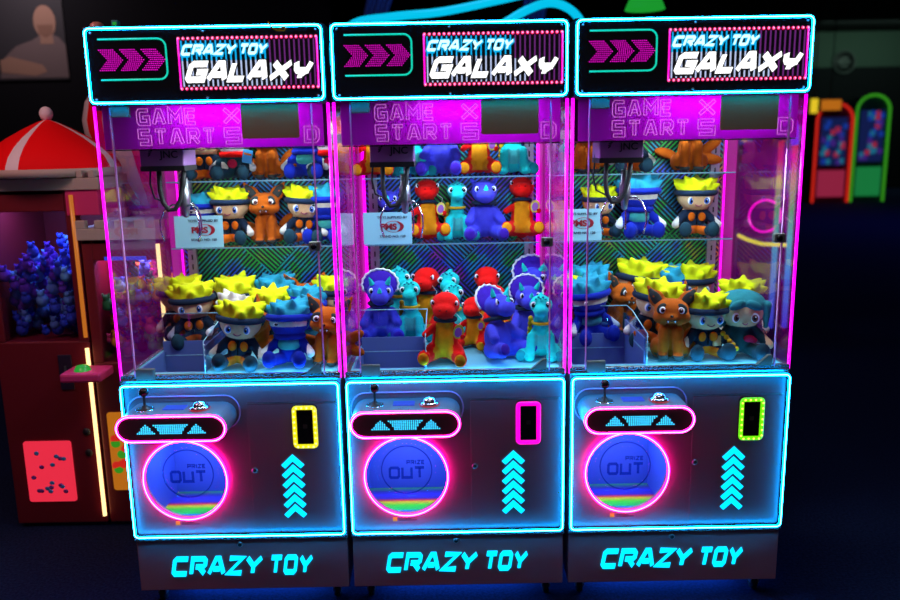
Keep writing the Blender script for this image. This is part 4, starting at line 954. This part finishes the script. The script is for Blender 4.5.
# far machines in the hall to the right
def booth(label, px, w_, h_, Y, body, col, seed, arch=True):
    c = at(px, 198, Y); T = thing('arcade_booth', label, 'arcade machine', (c.x, Y, 0)); a = [(-w_/2, 0), (w_/2, 0), (w_/2, h_-w_*.45)]
    top = [(w_/2*cos(t), h_-w_*.45+w_*.45*sin(t)) for t in [PI*k/12 for k in range(1, 12)]] if arch else [(w_/2, h_), (-w_/2, h_)]
    part('shell', MB().prism(a+top+[(-w_/2, h_-w_*.45)], 0, .9), body, T)
    part('lit_edge', MB().tube(p3(a[1:]+top+[(-w_/2, h_-w_*.45), (-w_/2, 0)], -.03), .035, 8), col, T)
    rnd = random.Random(seed); sc = part('screen', MB().box(-w_*.36, w_*.36, -.03, 0, h_*.38, h_*.86), 'far_screen', T)
    m_ = MB()
    for k in range(26): x, z = rnd.uniform(-.31, .31)*w_, rnd.uniform(.41, .83)*h_; m_.box(x-.06, x+.06, -.045, -.03, z-.07, z+.07, k % 4)
    part('screen_tiles', m_, ['far_blue', 'far_sky', 'far_violet', 'far_rose'], sc)
    part('lower_panel', MB().box(-w_*.38, w_*.38, -.04, 0, .15, h_*.33), 'far_rose' if 'red' in label else 'far_green', T)

pm('booth_red', (.25, .01, .012), .5); pm('booth_green', (.02, .18, .03), .5); pm('booth_blue', (.02, .03, .2), .5)
booth('red arched arcade booth far away in the hall on the right', 829, .92, 2.55, 18.5, 'booth_red', 'far_red', 1)
booth('green arched arcade booth at the far right of the hall', 866, .85, 2.75, 18.6, 'booth_green', 'far_lime', 2)
booth('blue arcade booth half hidden behind the right claw machine', 795, .62, 2.4, 20.2, 'booth_blue', 'far_blue', 3, False)
for lb, px, py, w_, h_, m_ in (('small yellow lit sign beside the right claw machine, far away', 814, 106, .18, .36, 'far_yellow'), ('orange lit sign over the red arched booth', 831, 105, .50, .26, 'far_orange')):
    c = at(px, py, 18.2); T = thing('lit_sign', lb, 'sign', (c.x, 18.2, c.z)); part('sign_face', MB().box(-w_/2, w_/2, -.03, 0, -h_/2, h_/2), m_, T); part('sign_case', MB().box(-w_/2-.03, w_/2+.03, 0, .1, -h_/2-.03, h_/2+.03), 'black', T); part('hanging_rod', MB().tube([(0, .05, h_/2), (0, .05, 5-c.z)], .012, 6), 'black', T)
c = at(845, 62, 23.9); T = thing('wall_emblem', 'round dark emblem high on the far wall', 'sign', (c.x, 23.99, c.z))
pm('emblem_grey', (.06, .07, .07), .6)
part('disc', MB().lathe([(0, -.04), (.36, -.04), (.36, 0)], n=32, ax='Y'), 'black', T); part('rim', MB().tube([(.34*cos(2*PI*k/32), -.05, .34*sin(2*PI*k/32)) for k in range(32)], .03, 8, True), 'emblem_grey', T); part('bars', MB().box(-.2, .2, -.05, -.03, -.04, .04).box(-.12, .12, -.05, -.03, .1, .16).box(-.12, .12, -.05, -.03, -.16, -.1), 'emblem_grey', T)
light('far_blue_lamp', 'AREA', (9, 13, 4.8), 70, (.08, .12, 1), 3, 3)
light('far_wall_lamp', 'AREA', (13, 21.5, 4.9), 60, (.6, 1, .75), 4, .6, (math.radians(50), 0, 0))

# added stand carrying the lights and reflections that show in the right side glass
T = thing('neon_game_cabinet', 'dark game cabinet with colour-changing light posts behind the right claw machine', 'arcade machine', (2.28, 3.6, 0))
pm('game_black', (.02, .012, .03), .4)
part('body', MB().box(-.42, .30, 0, .6, 0, 1.02).box(-.42, .30, .5, .6, 1.02, 2.2).box(-.42, .30, .02, .6, 2.2, 2.42), 'game_black', T, .01)
m, nt, b = mat('rgb_post'); tc = nt.nodes.new('ShaderNodeTexCoord'); sp = nt.nodes.new('ShaderNodeSeparateXYZ'); mr = nt.nodes.new('ShaderNodeMapRange'); rp = nt.nodes.new('ShaderNodeValToRGB')
nt.links.new(tc.outputs['Object'], sp.inputs[0]); nt.links.new(sp.outputs['Z'], mr.inputs[0]); mr.inputs[1].default_value = .2; mr.inputs[2].default_value = 1.65; nt.links.new(mr.outputs[0], rp.inputs[0])
cols = [(0, (.05, .05, 1)), (.3, (0, .3, 1)), (.5, (0, .7, .7)), (.65, (0, .6, .05)), (.8, (.5, .5, 0)), (.92, (.7, .02, .02))]
while len(rp.color_ramp.elements) < len(cols): rp.color_ramp.elements.new(.5)
for e, (a, c) in zip(rp.color_ramp.elements, cols): e.position = a; e.color = (*c, 1)
nt.links.new(rp.outputs[0], b.inputs['Emission Color']); b.inputs['Emission Strength'].default_value = .6; b.inputs['Base Color'].default_value = (.02, .02, .02, 1)
for px in (773, 787): c = at(px, 280, 3.55); part('light_post', MB().tube([(c.x-2.28, -.05, .2), (c.x-2.28, -.05, 1.68)], .022, 8), 'rgb_post', T)
c = at(765, 216, 3.55); part('bulb_ring', MB().tube([(c.x-2.28+.125*cos(2*PI*k/40), -.05, c.z+.125*sin(2*PI*k/40)) for k in range(40)], .008, 6, True), 'led_pink', T)
yl = [at(*q, 3.5) for q in ((738, 235), (748, 240), (762, 244), (786, 245))]; part('yellow_tube', MB().tube([(p_.x-2.28, -.1, p_.z) for p_ in yl], .014, 8), 'led_yellow', T)
em('arc_violet', (.15, .02, 1), .8)
ar = [at(*q, 3.5) for q in ((782, 103), (791, 112), (796, 126), (796, 145))]; part('violet_arc', MB().tube([(p_.x-2.28, -.08, p_.z) for p_ in ar], .03, 8), 'arc_violet', T)
pl_ = part('prize_board', MB().box(-.36, .26, .47, .5, 1.2, 2.1), 'game_black', T); rnd = random.Random(9); m_ = MB()
for k in range(40): x, z = rnd.uniform(-.34, .24), rnd.uniform(1.66, 2.05); m_.box(x-.02, x+.02, .455, .47, z-.03, z+.03, k % 5)
part('board_lights', m_, ['far_sky', 'far_yellow', 'arc_violet', 'far_blue', 'far_rose'], pl_)
